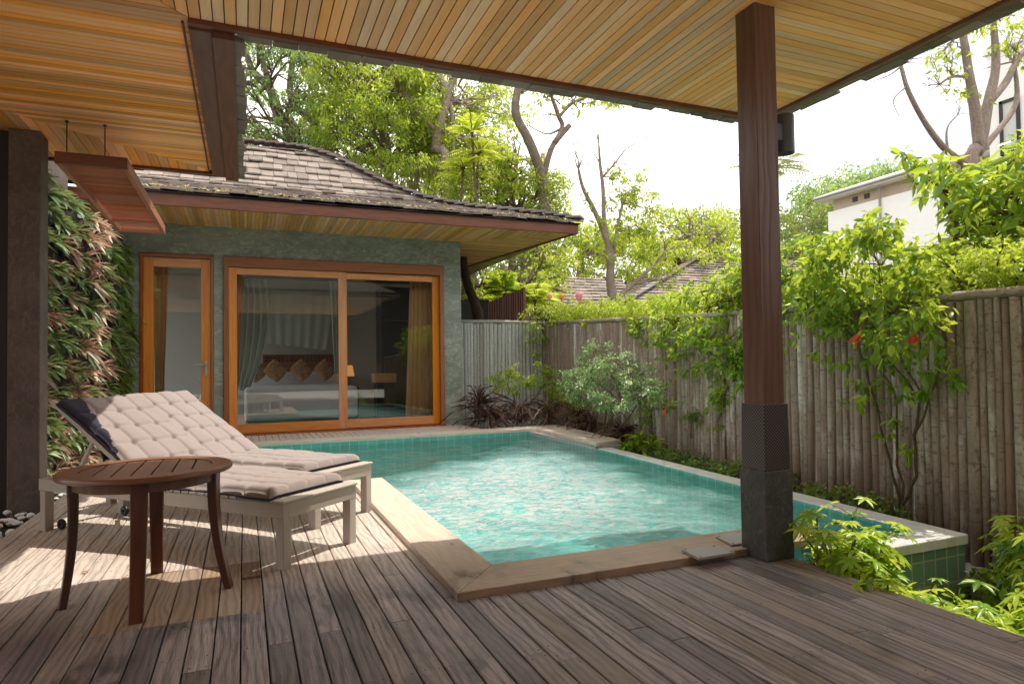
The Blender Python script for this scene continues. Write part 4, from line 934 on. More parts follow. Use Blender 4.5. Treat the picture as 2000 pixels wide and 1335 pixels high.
# ================================================================== LOUNGERS
AX = np.array([-.6705, .7419]); PX = np.array([.7419, .6705])
def make_lounger():
    root = thing('sun_lounger', 'near sun lounger with tufted beige cushion, navy corner with shade painted in, beside the round table', 'sun lounger', (.18, 3.49, 0), math.atan2(AX[1], AX[0]), 'sun loungers side by side by the pool')
    q = MB(); Wd = .57
    for y in (-.0175, -Wd+.0175): q.bar((.0, y, .295), (2.10, y, .295), .035, .075, c=.003)
    q.bar((.0175, -.036, .295), (.0175, -Wd+.036, .295), .035, .075, c=.003); q.bar((2.08, -.036, .295), (2.08, -Wd+.036, .295), .035, .075, c=.003)
    q.bar((-.008, -Wd-.006, .341), (-.008+.001, .006, .341), .02, .012) if False else None
    q.bar((.034, -Wd-.006, .3405), (.034, .006, .3405), .085, .014, c=.003)
    q.build('frame', M['lframe'], root)
    for (x, y) in ((.028, -.028), (.028, -Wd+.028), (2.06, -.028), (2.06, -Wd+.028)):
        b = MB(); b.bar((x, y, 0), (x, y, .257), .055, .055, up=(0, 1, 0), c=.003); b.build('leg', M['lframe'], root)
    q = MB(); x = .115
    while x < 1.1: q.bar((x, -.004, .3405), (x, -Wd+.004, .3405), .052, .013, c=.002); x += .062
    q.build('slats', M['lframe'], root)
    q = MB(); a = math.atan2(.46, .86)
    for y in (-.03, -Wd+.03): q.bar((1.10, y, .345), (2.0, y, .345+.9*math.tan(a)), .03, .03, c=.002)
    for k in range(11):
        t = .04+k*.085; q.bar((1.10+t, -.045, .350+t*math.tan(a)), (1.10+t, -Wd+.045, .350+t*math.tan(a)), .055, .012, c=.002)
    q.bar((1.62, -.06, .60), (1.85, -.06, .30), .02, .02); q.bar((1.62, -Wd+.06, .60), (1.85, -Wd+.06, .30), .02, .02)
    q.build('backrest', M['lframe'], root)
    for y in (-.075, -Wd+.075):
        b = MB(); N_ = 18; c = (1.985, y, .034)
        prof = [(.010, -.012), (.030, -.012), (.034, -.006), (.034, .006), (.030, .012), (.010, .012)]
        vs = [(c[0]+r*math.cos(2*PI*k/N_), c[1]+z, c[2]+r*math.sin(2*PI*k/N_)) for r, z in prof for k in range(N_)]
        b.add(vs, [(i*N_+k, i*N_+(k+1) % N_, (i+1)*N_+(k+1) % N_, (i+1)*N_+k) for i in range(5) for k in range(N_)])
        w_ = b.build('wheel', M['black'], root, smooth=True, auto=True)
        b = MB()
        for k in range(8): t = 2*PI*k/8; b.bar((c[0], c[1]-.0135, c[2]), (c[0]+.027*math.cos(t), c[1]-.0135, c[2]+.027*math.sin(t)), .003, .006)
        b.build('spokes', M['steel'], w_)
    # cushion along a bent path
    S0, SH, S1 = .085, 1.06, 2.03; NU, NV = 150, 60; Wc = .555; th = math.atan2(.46, .86)
    cellL, cellW = (S1-S0)/10, Wc/4
    def path(s):
        if s < SH-.05: return (s, .352, 0)
        if s > SH+.05: d = s-SH; return (SH+d*math.cos(th), .352+d*math.sin(th), th)
        t = (s-SH+.05)/.1; aa = th*t; d = max(0, (s-SH+.05))*.5*t; return (SH-.05+(s-SH+.05)*math.cos(aa*.5), .352+(s-SH+.05)*math.sin(aa*.5), aa)
    def H(s, w_):
        u = (s-S0)/cellL; v = (w_)/cellW; du = abs(u-round(u))*cellL; dv = abs(v-round(v))*cellW
        iu, iv = 0 < round(u) < 10, 0 < round(v) < 4
        cu = math.exp(-(du/.010)**2) if iu else 0; cv = math.exp(-(dv/.009)**2) if iv else 0
        tf = math.exp(-(du*du+dv*dv)/.0004) if iu and iv else 0
        e = min(1, min(s-S0, S1-s, w_, Wc-w_)/.03); e = math.sqrt(max(0, 1-(1-e)**2))
        bul = (math.cos(PI*(u-math.floor(u)-.5))*math.cos(PI*(v-math.floor(v)-.5)))**.33
        h_ = .038+.008*bul-.006*cu-.006*cv-.018*tf+.0035*math.sin(9*s+4*w_)+.003*math.sin(31*w_+5*s)
        return .012+max(.003, h_)*e
    top = []; bot = []
    for i in range(NU+1):
        s = S0+(S1-S0)*i/NU; px_, pz_, a_ = path(s); nx, nz_ = -math.sin(a_), math.cos(a_)
        for k in range(NV+1):
            w_ = Wc*k/NV; h_ = H(s, w_); wav = .010*math.sin(6.3*s+1.0)*(1-k/NV)
            sag = -.010*(max(0, 1-w_/.05)+max(0, 1-(Wc-w_)/.05)) if s < SH else 0
            top.append((px_+nx*h_, -w_-.005+wav, pz_+nz_*h_+sag)); bot.append((px_+nx*-.002, -w_-.005+wav, pz_+nz_*-.002+sag))
    q = MB(); nn = len(top); fs = []; ms = []
    for i in range(NU):
        for k in range(NV):
            a = i*(NV+1)+k; fs.append((a, a+NV+1, a+NV+2, a+1)); s = i/NU; v_ = k/NV
            edge = (i < 1 or i > NU-2 or k < 1 or k > NV-2); corner = (s > .66 and v_ < .26*max(0, (s-.66)/.34)**1.2+.01*math.sin(s*60))  # wedge of navy cloth that also paints in the beam's shadow
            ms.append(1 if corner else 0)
    for i in range(NU):
        for k in range(NV): a = nn+i*(NV+1)+k; fs.append((a, a+1, a+NV+2, a+NV+1)); ms.append(1)
    for i in range(NU):
        for k in (0, NV): a = i*(NV+1)+k; b = a+NV+1; fs.append((a, b, nn+b, nn+a)); ms.append(1)
    for k in range(NV):
        for i in (0, NU): a = i*(NV+1)+k; fs.append((a, a+1, nn+a+1, nn+a)); ms.append(1)
    q.add(top+bot, fs); q.mi = ms
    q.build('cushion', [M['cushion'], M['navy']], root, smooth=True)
    return root
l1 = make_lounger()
p2 = np.array([.18, 3.49])+AX*.426+PX*.696
l2 = copy_thing(l1, (p2[0], p2[1], 0), label='far sun lounger with tufted beige cushion, its foot at the pool edge')

for ch in l2.children:
    if ch.name.startswith('cushion'):
        ch.data = ch.data.copy(); nv_ = 150*60
        for pl_ in ch.data.polygons[:nv_]: pl_.material_index = 0
# ================================================================== ROUND TABLE
TC = np.array([-.415, 3.435]); tb = thing('side_table', 'round dark wood slatted garden table on four splayed legs', 'table', (TC[0], TC[1], 0)); TZ = .548
q = MB(); N_ = 72; prof = [(.272, 0), (.355, 0), (.361, .006), (.361, .020), (.356, .026), (.272, .026)]
vs = [(r*math.cos(2*PI*k/N_), r*math.sin(2*PI*k/N_), TZ+z) for r, z in prof for k in range(N_)]
gc = [(math.atan2(v[1], v[0])*.32, math.hypot(v[0], v[1]), 3.0) for v in vs]
q.add(vs, [(i*N_+k, i*N_+(k+1) % N_, ((i+1) % 6)*N_+(k+1) % N_, ((i+1) % 6)*N_+k) for i in range(6) for k in range(N_)], 0, .4, gc)
q.build('rim', M['table'], tb, smooth=True, auto=True)
sdv = at(206, 902, z=.57)-at(170, 927, z=.57); sa = math.atan2(sdv[1], sdv[0])
q = MB(); ns = 7; wS = .54/ns
for k in range(ns):
    v0, v1 = -.27+k*wS+.0035, -.27+(k+1)*wS-.0035; vm0, vm1 = math.sqrt(max(.0004, .2695**2-v0*v0)), math.sqrt(max(.0004, .2695**2-v1*v1)); pts = []
    for t in np.linspace(v0, v1, 7): pts.append((math.sqrt(max(.0001, .2695**2-t*t)), t))
    pts = pts+[(-a, b) for a, b in reversed(pts)]; r_ = random.random()
    b0 = len(q.v); q.prism(pts, TZ+.002, TZ+.022, rnd=r_, gdir='x')
c_, s_ = math.cos(sa), math.sin(sa); q.v = [(x*c_-y*s_, x*s_+y*c_, z) for x, y, z in q.v]
q.build('tabletop', M['table'], tb, bevel=.003)
q = MB(); q.lathe([(.285, 0), (.297, 0), (.297, .045), (.285, .045)], (0, 0, TZ-.046), 48); q.bar((-.28, 0, TZ-.02), (.28, 0, TZ-.02), .05, .03); q.bar((0, -.28, TZ-.021), (0, .28, TZ-.021), .05, .03); q.build('apron', M['table'], tb)
for (fx_, fy_) in ((-.73, 3.35), (-.41, 3.03), (-.07, 3.34), (-.41, 3.73)):
    e = np.array([fx_, fy_])-TC; a = math.atan2(e[1], e[0]); r1 = np.linalg.norm(e); b = MB(); n_ = 12; vs = []; gcs = []
    d_ = np.array([math.cos(a), math.sin(a)]); sd_ = np.array([-math.sin(a), math.cos(a)])
    for k in range(n_+1):
        t = k/n_; z = (TZ-.001)*(1-t); rr = .292+(r1-.292)*(t**1.5)+.012*math.sin(PI*t)*-1; wd_, tk = .033-.006*t, .021-.006*t
        for (i_, j_) in chamfer_section(wd_, tk, .004): p = TC-TC+d_*(rr+j_)+sd_*i_; vs.append((p[0], p[1], z)); gcs.append((z, i_+j_*.7, 11.3*a))
    b.add(vs, [(i*8+k, i*8+(k+1) % 8, (i+1)*8+(k+1) % 8, (i+1)*8+k) for i in range(n_) for k in range(8)]+[tuple(range(8)), tuple(range(n_*8, n_*8+8))], 0, random.random(), gcs)
    b.build('leg', M['tleg'], tb, smooth=True, auto=True)

# ================================================================== GREEN WALL
gwx = lambda y: -1.74+.05*(y-6.2)
q = MB(); q.prism([(gwx(6.25)-.04, 6.25), (gwx(10.44)-.04, 10.44), (gwx(10.44)-.16, 10.44), (gwx(6.25)-.16, 6.25)], -.1, 2.895)
for k in range(11): z = .12+k*.24; q.bar((gwx(6.3)-.02, 6.3, z), (gwx(10.4)-.02, 10.4, z), .03, .02)
tag(q.build('green_wall_panel', M['darkwall']), 'dark planting panel behind the rosette plants of the green wall', 'panel')
def rosette(name, mat, n_, ln, spread, pot=True):
    D = np.stack([np.abs(rng.normal(.75, .25, n_)), rng.normal(0, spread, n_), rng.normal(.28, spread, n_)], 1); D = unit(D)
    Pp = np.array([.05, 0, 0])+D*.02; N = unit(np.stack([np.full(n_, -.3), rng.normal(0, .25, n_), np.full(n_, 1.0)], 1))
    o = leaf_mesh(name, Pp, D, N, ln*rng.uniform(.6, 1.15, n_), rng.uniform(.036, .054, n_), np.clip(rng.normal(.45, .26, n_), 0, 1), mat, None, big=True, fold=.10, droop=.40)
    return o
q = MB(); q.lathe([(.035, -.05), (.045, -.04), (.055, .05), (.05, .05)], n=12); potm = q.build('pot', M['black'], smooth=True); potm.rotation_euler = (0, R(35), 0)
protos = []
for nm, mt, n_, ln, sp, lab in (('strap_leaf_plant', 'lf_rhoeo', 16, .23, .72, 'green strap-leaf rosette plant growing on the green wall'), ('strap_leaf_plant', 'lf_rhoeo', 20, .20, .85, 'green strap-leaf rosette plant growing on the green wall'), ('purple_rosette_plant', 'lf_rhoeo2', 17, .24, .72, 'purple and cream striped rosette plant growing on the green wall'), ('purple_rosette_plant', 'lf_rhoeo2', 20, .20, .8, 'purple and cream striped rosette plant growing on the green wall'), ('sunlit_rosette_plant', 'lf_rhoeo_sun', 22, .24, .7, 'cream and pink rosette plant, painted pale as sunlit, in the sunny strip of the green wall'), ('dark_rosette_plant', 'lf_dark', 26, .17, .9, 'small dark green rosette plant at the villa end of the green wall')):
    lf = rosette('leaves', M[mt], n_, ln, sp); protos.append((nm, lf.data, lab)); bpy.data.objects.remove(lf)
zz = .10; row = 0
while zz < 2.72:
    y = 6.40+(row % 2)*.13
    while y < 10.32:
        yy, z_ = y+random.uniform(-.06, .06), zz+random.uniform(-.05, .05)
        if y > 9.25: k = 5 if random.random() < .8 else 0
        elif y > 8.0-.3*(1-zz/2.7): k = random.choice((4, 4, 2, 3, 1, 0))
        else:
            pp = .08+.42*(1-zz/2.7); k = random.choice((2, 3)) if random.random() < pp else random.choice((0, 1))
        nm, me, lab = protos[k]
        r_ = thing(nm, lab, 'plant', (gwx(yy), yy, z_), group={0: 'green rosettes on the green wall', 1: 'green rosettes on the green wall', 2: 'purple rosettes on the green wall', 3: 'purple rosettes on the green wall', 4: 'sunlit-toned cream rosettes on the green wall', 5: 'dark rosettes on the green wall'}[k])
        r_.rotation_euler = (random.uniform(-.5, .5), random.uniform(-.15, .25), random.uniform(-.35, .35)); r_.scale = (random.uniform(.8, 1.1),)*3
        a = bpy.data.objects.new('leaves', me); COL.objects.link(a); a.parent = r_
        b = bpy.data.objects.new('pot', potm.data); COL.objects.link(b); b.parent = r_; b.rotation_euler = (0, R(35), 0)
        y += random.uniform(.24, .31)
    zz += .235; row += 1
bpy.data.objects.remove(potm)

lfp = at(157, 1118, z=.004); fl = leaf_mesh('fallen_leaf', np.array([[0, 0, .002]]), np.array([[1., .3, .05]]), np.array([[0, 0, 1.]]), np.array([.045]), np.array([.022]), np.array([.6]), leaf('orange_dry_leaf', ((.4, .12, .04), (.5, .18, .06), (.6, .25, .1)), .1), big=True, fold=.1, droop=.0)
fl.location = lfp; tag(fl, 'small curled orange leaf lying on the sunlit deck by the table', 'leaf')
# ================================================================== GARDEN PLANTS
def plant(name, label, cat, base, stems, clusters, lsize, mat, dens=1.0, asp=.45, bk='stem', big=False, group=None, frac=.6, twigs=2, r0=.012, **kw):
    """world-space plant: stems = [[(pt, r)...]], clusters = [(pt, r)]"""
    b = np.array(base, float); root = thing(name, label, cat, tuple(b), group=group); mb = MB()
    st = [[(np.array(p, float)-b, r) for p, r in s_] for s_ in stems] or [[(np.zeros(3), .012), (np.array([0, 0, .2]), .01)]]
    for s_ in st:
        pts = [s_[0][0]]; rs = [s_[0][1]]
        for i in range(len(s_)-1):
            c = curve(s_[i][0], s_[i+1][0], 0, 3, .03); pts += c[1:]; rs += list(np.linspace(s_[i][1], s_[i+1][1], 4))[1:]
        mb.tube(pts, rs, 7)
    cl = [(np.array(c[0], float)-b, c[1]) for c in clusters]
    if cl: limbs(mb, st, cl, frac, r0, twigs, 5)
    mb.build('stems', M[bk], root, smooth=True)
    if cl: crown('foliage', cl, lsize, M[mat], root, dens, asp, big=big, **kw)
    return root
def X(px, py, x): return at(px, py, x=x)
def cx(px, py, rpx, x):
    c = at(px, py, x=x); return (c, rpx/F*((c-np.array([0, 0, HC]))@CF))
def inpoly(px, py, pl_):
    r_ = False; n_ = len(pl_)
    for i in range(n_):
        (x1, y1), (x2, y2) = pl_[i], pl_[(i+1) % n_]
        if (y1 > py) != (y2 > py) and px < (x2-x1)*(py-y1)/(y2-y1)+x1: r_ = not r_
    return r_
def polyc(pl_, n_, r0, r1, xr):
    o = []; xs_ = [p[0] for p in pl_]; ys_ = [p[1] for p in pl_]; k = 0
    while len(o) < n_ and k < 9999:
        k += 1; a, b = random.uniform(min(xs_), max(xs_)), random.uniform(min(ys_), max(ys_))
        if inpoly(a, b, pl_): o.append(cx(a, b, random.uniform(r0, r1), random.uniform(*xr)))
    return o
# hibiscus on the fence
hb = X(1762, 985, 4.42)
hib = plant('hibiscus', 'tall hibiscus with coral flowers spilling over the fence right of the post', 'shrub', hb,
    [[(hb, .014), (X(1790, 930, 4.42), 0.0124), (X(1785, 850, 4.42), 0.0112), (X(1800, 770, 4.42), 0.0087), (X(1760, 700, 4.4), 0.0074), (X(1735, 620, 4.45), 0.0062)],
     [(hb, .013), (X(1738, 900, 4.42), 0.0105), (X(1715, 800, 4.42), 0.0087), (X(1690, 715, 4.42), 0.0074), (X(1650, 640, 4.45), 0.0062)],
     [(X(1785, 850, 4.42), 0.0087), (X(1830, 740, 4.4), 0.0062), (X(1850, 660, 4.4), 0.0050)],
     [(X(1790, 775, 4.42), 0.0074), (X(1730, 700, 4.4), 0.0056), (X(1680, 655, 4.4), 0.0043)], [(hb, .010), (X(1752, 860, 4.43), 0.0081), (X(1745, 760, 4.43), 0.0068), (X(1700, 700, 4.43), 0.0056)]],
    polyc([(1540, 510), (1600, 470), (1690, 430), (1760, 440), (1800, 520), (1850, 590), (1830, 650), (1850, 700), (1770, 700), (1700, 660), (1640, 640), (1560, 650), (1536, 600)], 120, 20, 36, (4.15, 4.75))
    + [cx(a, b, r_, 4.4) for a, b, r_ in ((1720, 745, 20), (1760, 720, 22), (1700, 780, 16), (1800, 720, 20), (1650, 700, 22), (1600, 690, 18), (1720, 700, 24), (1770, 770, 14), (1820, 740, 16), (1740, 820, 10), (1845, 690, 18), (1855, 730, 13), (1862, 750, 9), (1675, 700, 16), (1680, 740, 18), (1665, 790, 12), (1700, 670, 20), (1780, 690, 16), (1730, 850, 10), (1770, 880, 9), (1700, 440, 16), (1745, 450, 14), (1560, 660, 14), (1600, 650, 14), (1800, 760, 10))],
    .075, 'lf_vine', dens=.95, asp=.50, big=True, frac=.35, hang=.7, r0=.006)
def blossom(p, lab):
    r_ = thing('hibiscus_flower', lab, 'flower', tuple(p)); n_ = 15; A = np.linspace(0, 2*PI, n_, endpoint=False)
    D = np.stack([np.cos(A)*.5-.6, np.sin(A), np.cos(A)*.7+.25], 1)*1.0
    lf = leaf_mesh('petals', np.zeros((n_, 3)), D, np.tile([-1., 0, .4], (n_, 1)), rng.uniform(.045, .065, n_), np.full(n_, .026), rng.uniform(0, 1, n_), M['flower'], r_, big=True, fold=.2, droop=.5)
    q = MB(); q.tube([(0, 0, 0), (-.01, 0, -.03), (-.012, 0, -.075)], [.0018, .0015, .003], 5); q.tube([(0, 0, 0), (.01, 0, .04), (.05, .01, .09)], .0016, 5); q.build('pistil', M['flower'], r_)
blossom(X(1675, 660, 4.18), 'coral hibiscus flower hanging right of the post, the left one of two'); blossom(X(1788, 661, 4.18), 'coral hibiscus flower hanging near the pale bamboo poles, the right one of two')
blossom(X(1300, 803, 4.6), 'small coral flower low among the shrubs left of the post')
# vine left of the post
vb = X(1420, 905, 4.72)
plant('climbing_vine', 'dense bright green vine hanging over the fence just left of the post', 'vine', vb,
    [[(vb, .018), (X(1415, 800, 4.74), .015), (X(1400, 700, 4.75), .012), (X(1380, 620, 4.8), .01)], [(X(1400, 700, 4.75), .01), (X(1330, 650, 4.78), .008)]],
    polyc([(1240, 600), (1330, 565), (1400, 540), (1455, 500), (1560, 480), (1640, 450), (1600, 560), (1560, 640), (1455, 760), (1400, 780), (1350, 690), (1290, 670), (1230, 640)], 130, 18, 30, (4.55, 4.95))
    + [cx(a, b, r_, 4.62) for a, b, r_ in ((1380, 720, 24), (1420, 700, 26), (1330, 690, 20), (1290, 660, 20), (1440, 740, 24), (1400, 760, 22), (1340, 650, 24), (1400, 800, 18), (1395, 830, 12), (1300, 700, 14), (1305, 750, 12), (1310, 790, 10), (1345, 720, 16), (1420, 770, 20), (1350, 665, 18), (1270, 625, 16), (1240, 640, 10))],
    .066, 'lf_vine', dens=1.0, asp=.5, big=True, frac=.4, hang=.5)
sb = X(1350, 855, 4.72)
plant('small_shrub', 'small round dark green bush pressed against the fence left of the post', 'shrub', sb, [[(sb, .008), (X(1350, 810, 4.7), .006)]], [cx(1350, 802, 26, 4.7), cx(1340, 815, 16, 4.7), cx(1362, 815, 14, 4.7)], .03, 'lf_dark', dens=1.3)
# creepers along the fence top
def topcl(y0, y1, n_, r0, r1, dz=(.0, .22), dx=(-.05, .35)):
    o = []
    for i in range(n_):
        y = random.uniform(y0, y1); r_ = random.uniform(r0, r1); o.append((np.array([fx(y)+random.uniform(*dx), y, fz(y)+random.uniform(*dz)]), r_))
    return o
b0 = np.array([fx(2.8)+.3, 2.8, -.1])
plant('clipped_hedge', 'bright yellow-green hedge topping the fence at the right edge', 'hedge', b0, [[(b0, .03), (b0+np.array([.05, 0, 1.4]), .02)], [(b0+np.array([.1, -1, 0]), .03), (b0+np.array([.1, -1, 1.4]), .02)]],
    topcl(1.2, 3.7, 190, .08, .15, (.02, .34), (0.02, .8)), .042, 'lf_yel', dens=1.0, asp=.5, frac=.25, up=.9)
b0 = np.array([fx(7)+.3, 7, -.1])
plant('climbing_vine', 'bright creeper trailing along the far half of the fence top', 'vine', b0, [[(b0, .03), (b0+np.array([.05, 0, 1.5]), .02)], [(b0+np.array([.1, 2, 0]), .03), (b0+np.array([.1, 2, 1.6]), .02)]],
    topcl(3.4, 10.6, 230, .09, .18, (.02, .32), (-.05, .7)), .05, 'lf_yel', dens=.9, asp=.5, frac=.2, up=.8)
b0 = at(1085, 800, y=10.55)
plant('climbing_vine', 'dark creeper hanging down the fence at the far corner', 'vine', b0, [[(b0, .015), (at(1080, 700, y=10.6), .012), (at(1060, 620, y=10.6), .01)], [(b0, .012), (at(1120, 700, y=10.4), .01), (at(1130, 620, y=10.4), .008)]],
    [pxc(a, b, r_, y) for a, b, r_, y in ((1040, 612, 20, 10.7), (1070, 605, 22, 10.7), (1100, 610, 22, 10.6), (1140, 615, 20, 10.4), (1040, 640, 18, 10.6), (1060, 660, 16, 10.6), (1050, 690, 14, 10.55), (1068, 720, 14, 10.5), (1075, 755, 14, 10.5), (1125, 640, 20, 10.2), (1130, 670, 16, 10.2), (1120, 700, 12, 10.2), (1165, 620, 18, 10.1), (1035, 665, 10, 10.6), (1090, 640, 14, 10.6), (1180, 615, 20, 9.8), (1110, 735, 14, 10.3), (1095, 670, 18, 10.4), (1100, 700, 16, 10.4), (1090, 765, 16, 10.3), (1120, 760, 16, 10.2), (1150, 650, 18, 10.0), (1210, 640, 16, 9.4))],
    .055, 'lf_mid', dens=1.1, asp=.5, frac=.6)
# flowering shrub and its neighbours at the far corner
b0 = X(1175, 868, 4.62)
plant('flowering_shrub', 'rounded shrub dotted with tiny pale flowers in the far pool corner', 'shrub', b0,
    [[(b0, .02), (X(1185, 800, 4.55), .016), (X(1150, 740, 4.45), .01)], [(b0+np.array([0, .2, 0]), .018), (X(1210, 790, 4.5), .014), (X(1240, 740, 4.4), .01)], [(b0-np.array([0, .1, 0]), .016), (X(1160, 800, 4.5), .012), (X(1120, 730, 4.4), .009)], [(b0, .014), (X(1225, 820, 4.5), .011), (X(1265, 770, 4.4), .008)]],
    polyc([(1085, 735), (1110, 700), (1150, 668), (1200, 665), (1240, 700), (1275, 730), (1290, 775), (1250, 800), (1200, 810), (1160, 790), (1100, 770)], 62, 10, 26, (4.05, 4.62)), .040, 'lf_white', dens=1.05, asp=.5, frac=.9, up=.9, sub=5)
b0 = at(1010, 826, y=10.0)
plant('leafy_shrub', 'mid-sized green shrub with loose leaves before the pale fence panel', 'shrub', b0, [[(b0, .015), (at(1005, 780, y=10), .012), (at(990, 745, y=10), .008)], [(b0, .012), (at(1050, 770, y=9.9), .010), (at(1075, 735, y=9.8), .007)]],
    [pxc(a, b, r_, y) for a, b, r_, y in ((965, 740, 17, 10), (985, 735, 20, 10), (1005, 725, 18, 10), (1025, 740, 20, 9.9), (1000, 755, 18, 9.9), (1050, 745, 18, 9.8), (1075, 735, 20, 9.7), (1060, 715, 16, 9.8), (1095, 745, 18, 9.6), (975, 760, 12, 10), (1080, 765, 14, 9.6))], .05, 'lf_mid', dens=1.5, asp=.5)
def straps(name, lab, base, n_, ln, mat='lf_brown', group=None, wd_=.022, up=.9):
    r_ = thing(name, lab, 'plant', tuple(base), group=group); q = MB(); h = ln*.45
    q.tube([(0, 0, 0), (.01, .01, h*.5), (0, .02, h)], [.015, .012, .010], 6); q.build('stem', M['barkdark'], r_, smooth=True)
    z = rng.uniform(.15, 1, n_)*h; A = rng.uniform(0, 2*PI, n_); el = rng.normal(up, .45, n_); D = np.stack([np.cos(A)*np.cos(el), np.sin(A)*np.cos(el), np.sin(el)], 1)
    Pp = np.stack([np.zeros(n_), np.zeros(n_), z], 1); leaf_mesh('leaves', Pp, D, np.tile([0, 0, 1.], (n_, 1))+rng.normal(0, .2, (n_, 3)), ln*rng.uniform(.6, 1.1, n_), rng.uniform(.6, 1.2, n_)*wd_, rng.uniform(0, 1, n_), M[mat], r_, big=True, fold=.15, droop=.6)
    return r_
for i, (px_, py_, y, n_, ln, up) in enumerate(((935, 828, 10.1, 90, .85, .9), (955, 830, 9.9, 70, .60, .4), (1018, 826, 9.75, 70, .62, .45), (1072, 826, 9.6, 70, .66, .5))):
    straps('cordyline', ('tall spiky dark cordyline right beside the villa corner', 'low brown drooping cordyline just right of the tall one', 'brown drooping cordyline, middle of the row by the far coping', 'brown drooping cordyline nearest the flowering shrub')[i], at(px_, py_, y=y), n_, ln, up=up, group='cordylines along the far coping')
for i, (px_, py_, x_) in enumerate(((1130, 832, 4.85), (1155, 850, 4.85), (1215, 868, 4.75))):
    straps('cordyline', ('dry brown strappy plant under the left of the flowering shrub', 'dry brown strappy plant under the middle of the flowering shrub', 'dry brown strappy plant under the right of the flowering shrub')[i], X(px_, py_, x_), 60, .55, up=.6, group='dry plants under the flowering shrub')
b0 = X(1110, 845, 4.75)
plant('leafy_shrub', 'loose bright green shrub filling the gap left of the flowering shrub', 'shrub', b0, [[(b0, .012), (X(1100, 790, 4.75), .01)], [(b0, .01), (X(1130, 770, 4.75), .008)]], [cx(a, b, r_, 4.75) for a, b, r_ in ((1085, 790, 16), (1105, 770, 18), (1125, 790, 16), (1140, 750, 14), (1100, 745, 14), (1075, 765, 14), (1120, 815, 12))], .05, 'lf_mid', dens=1.1)
straps('croton', 'reddish upright strap leaves rising behind the flowering shrub', X(1205, 760, 4.9), 22, .5, 'lf_rhoeo2', up=1.3, wd_=.03)
straps('broadleaf_plant', 'fresh green broadleaf plant at the end of the timber coping', X(1250, 880, 4.55), 44, .34, 'lf_vine', up=.9, wd_=.05)
straps('broadleaf_plant', 'fresh green broadleaf plant second from the coping end', X(1275, 885, 4.62), 34, .28, 'lf_vine', up=.8, wd_=.045)
straps('broadleaf_plant', 'low glossy green plant against the rim by the coping end', X(1222, 885, 4.42), 26, .22, 'lf_vine', up=.6, wd_=.045)
b0 = X(1275, 860, 4.75)
plant('leafy_shrub', 'dark green shrub right of the flowering shrub against the fence', 'shrub', b0, [[(b0, .014), (X(1272, 800, 4.75), .01)]], [cx(a, b, r_, 4.75) for a, b, r_ in ((1265, 790, 20), (1285, 775, 18), (1270, 815, 18), (1295, 800, 14), (1250, 820, 14))], .045, 'lf_mid', dens=1.1)
# low ground cover along the fence foot
cl = []
for i in range(150):
    y = random.uniform(2.0, 8.6); xa, xb = (rimx(y)+.24 if y < 7 else 4.75), fx(y)-.05
    if y < 2.6: xa = 4.2
    cl.append((np.array([random.uniform(xa+.05, max(xa+.06, xb)), y, soilz(y)+.02+random.uniform(0, .07)]), random.uniform(.06, .11)))
P_, D_, N_, L_, R_ = cluster_leaves(cl, .045, 1.1)
tag(leaf_mesh('ground_cover', P_, D_, N_, L_, L_*.5, R_, M['lf_dark']), 'low dark green ground cover along the foot of the bamboo fence', 'ground cover', kind='stuff')

# umbrella plants in the right foreground
def palmate(tips, dirs, ln, n_=8):
    Ps, Ds, Ns, Rs, Ls = [], [], [], [], []
    for p, d in zip(tips, dirs):
        up = unit(np.array(d)+np.array([0, 0, .9])); a = unit(np.cross(up, rng.normal(size=3))); b = np.cross(up, a); tone = rng.normal(.52, .27); k = random.choice((6, 7, 8)); ph = random.random()*6; l0 = ln*random.uniform(.7, 1.2)
        for i in range(k):
            t = ph+2*PI*i/k+random.uniform(-.12, .12); dd = a*math.cos(t)+b*math.sin(t)+up*.12; Ps.append(p); Ds.append(dd); Ns.append(up); Rs.append(tone+random.uniform(-.1, .1)); Ls.append(l0*random.uniform(.8, 1.1))
    return tuple(np.array(v) for v in (Ps, Ds, Ns, Rs, Ls))
def umbrella(base, tops, ln, lab):
    b = np.array(base, float); r_ = thing('umbrella_plant', lab, 'shrub', tuple(b), group='umbrella plants beside the deck'); q = MB(); tips = []; dirs = []
    for tp in tops:
        tp = np.array(tp, float)-b; q.tube(curve(np.array([random.uniform(-.03, .03), random.uniform(-.03, .03), 0]), tp, .03, 4, .05), [.008, .007, .006, .005, .004], 6)
        for k in range(17):
            s_ = random.uniform(.4, 1.0); o_ = tp*s_; dd = unit(rng.normal(size=3)*np.array([1, 1, .35])+np.array([0, 0, .25])); e = o_+dd*random.uniform(.07, .14); q.tube([o_, (o_+e)/2+np.array([0, 0, .012]), e], [.0022, .002, .0018], 4, cap=False); tips.append(e); dirs.append(dd*.8)
        tips.append(tp); dirs.append(np.array([0, 0, 1.]))
    q.build('stems', M['stem'], r_, smooth=True); P_, D_, N_, R_, L_ = palmate(tips, dirs, ln)
    leaf_mesh('leaves', P_, D_, N_, L_, L_*.34, R_, M['lf_schef'], r_, big=True, fold=.12, droop=.35)
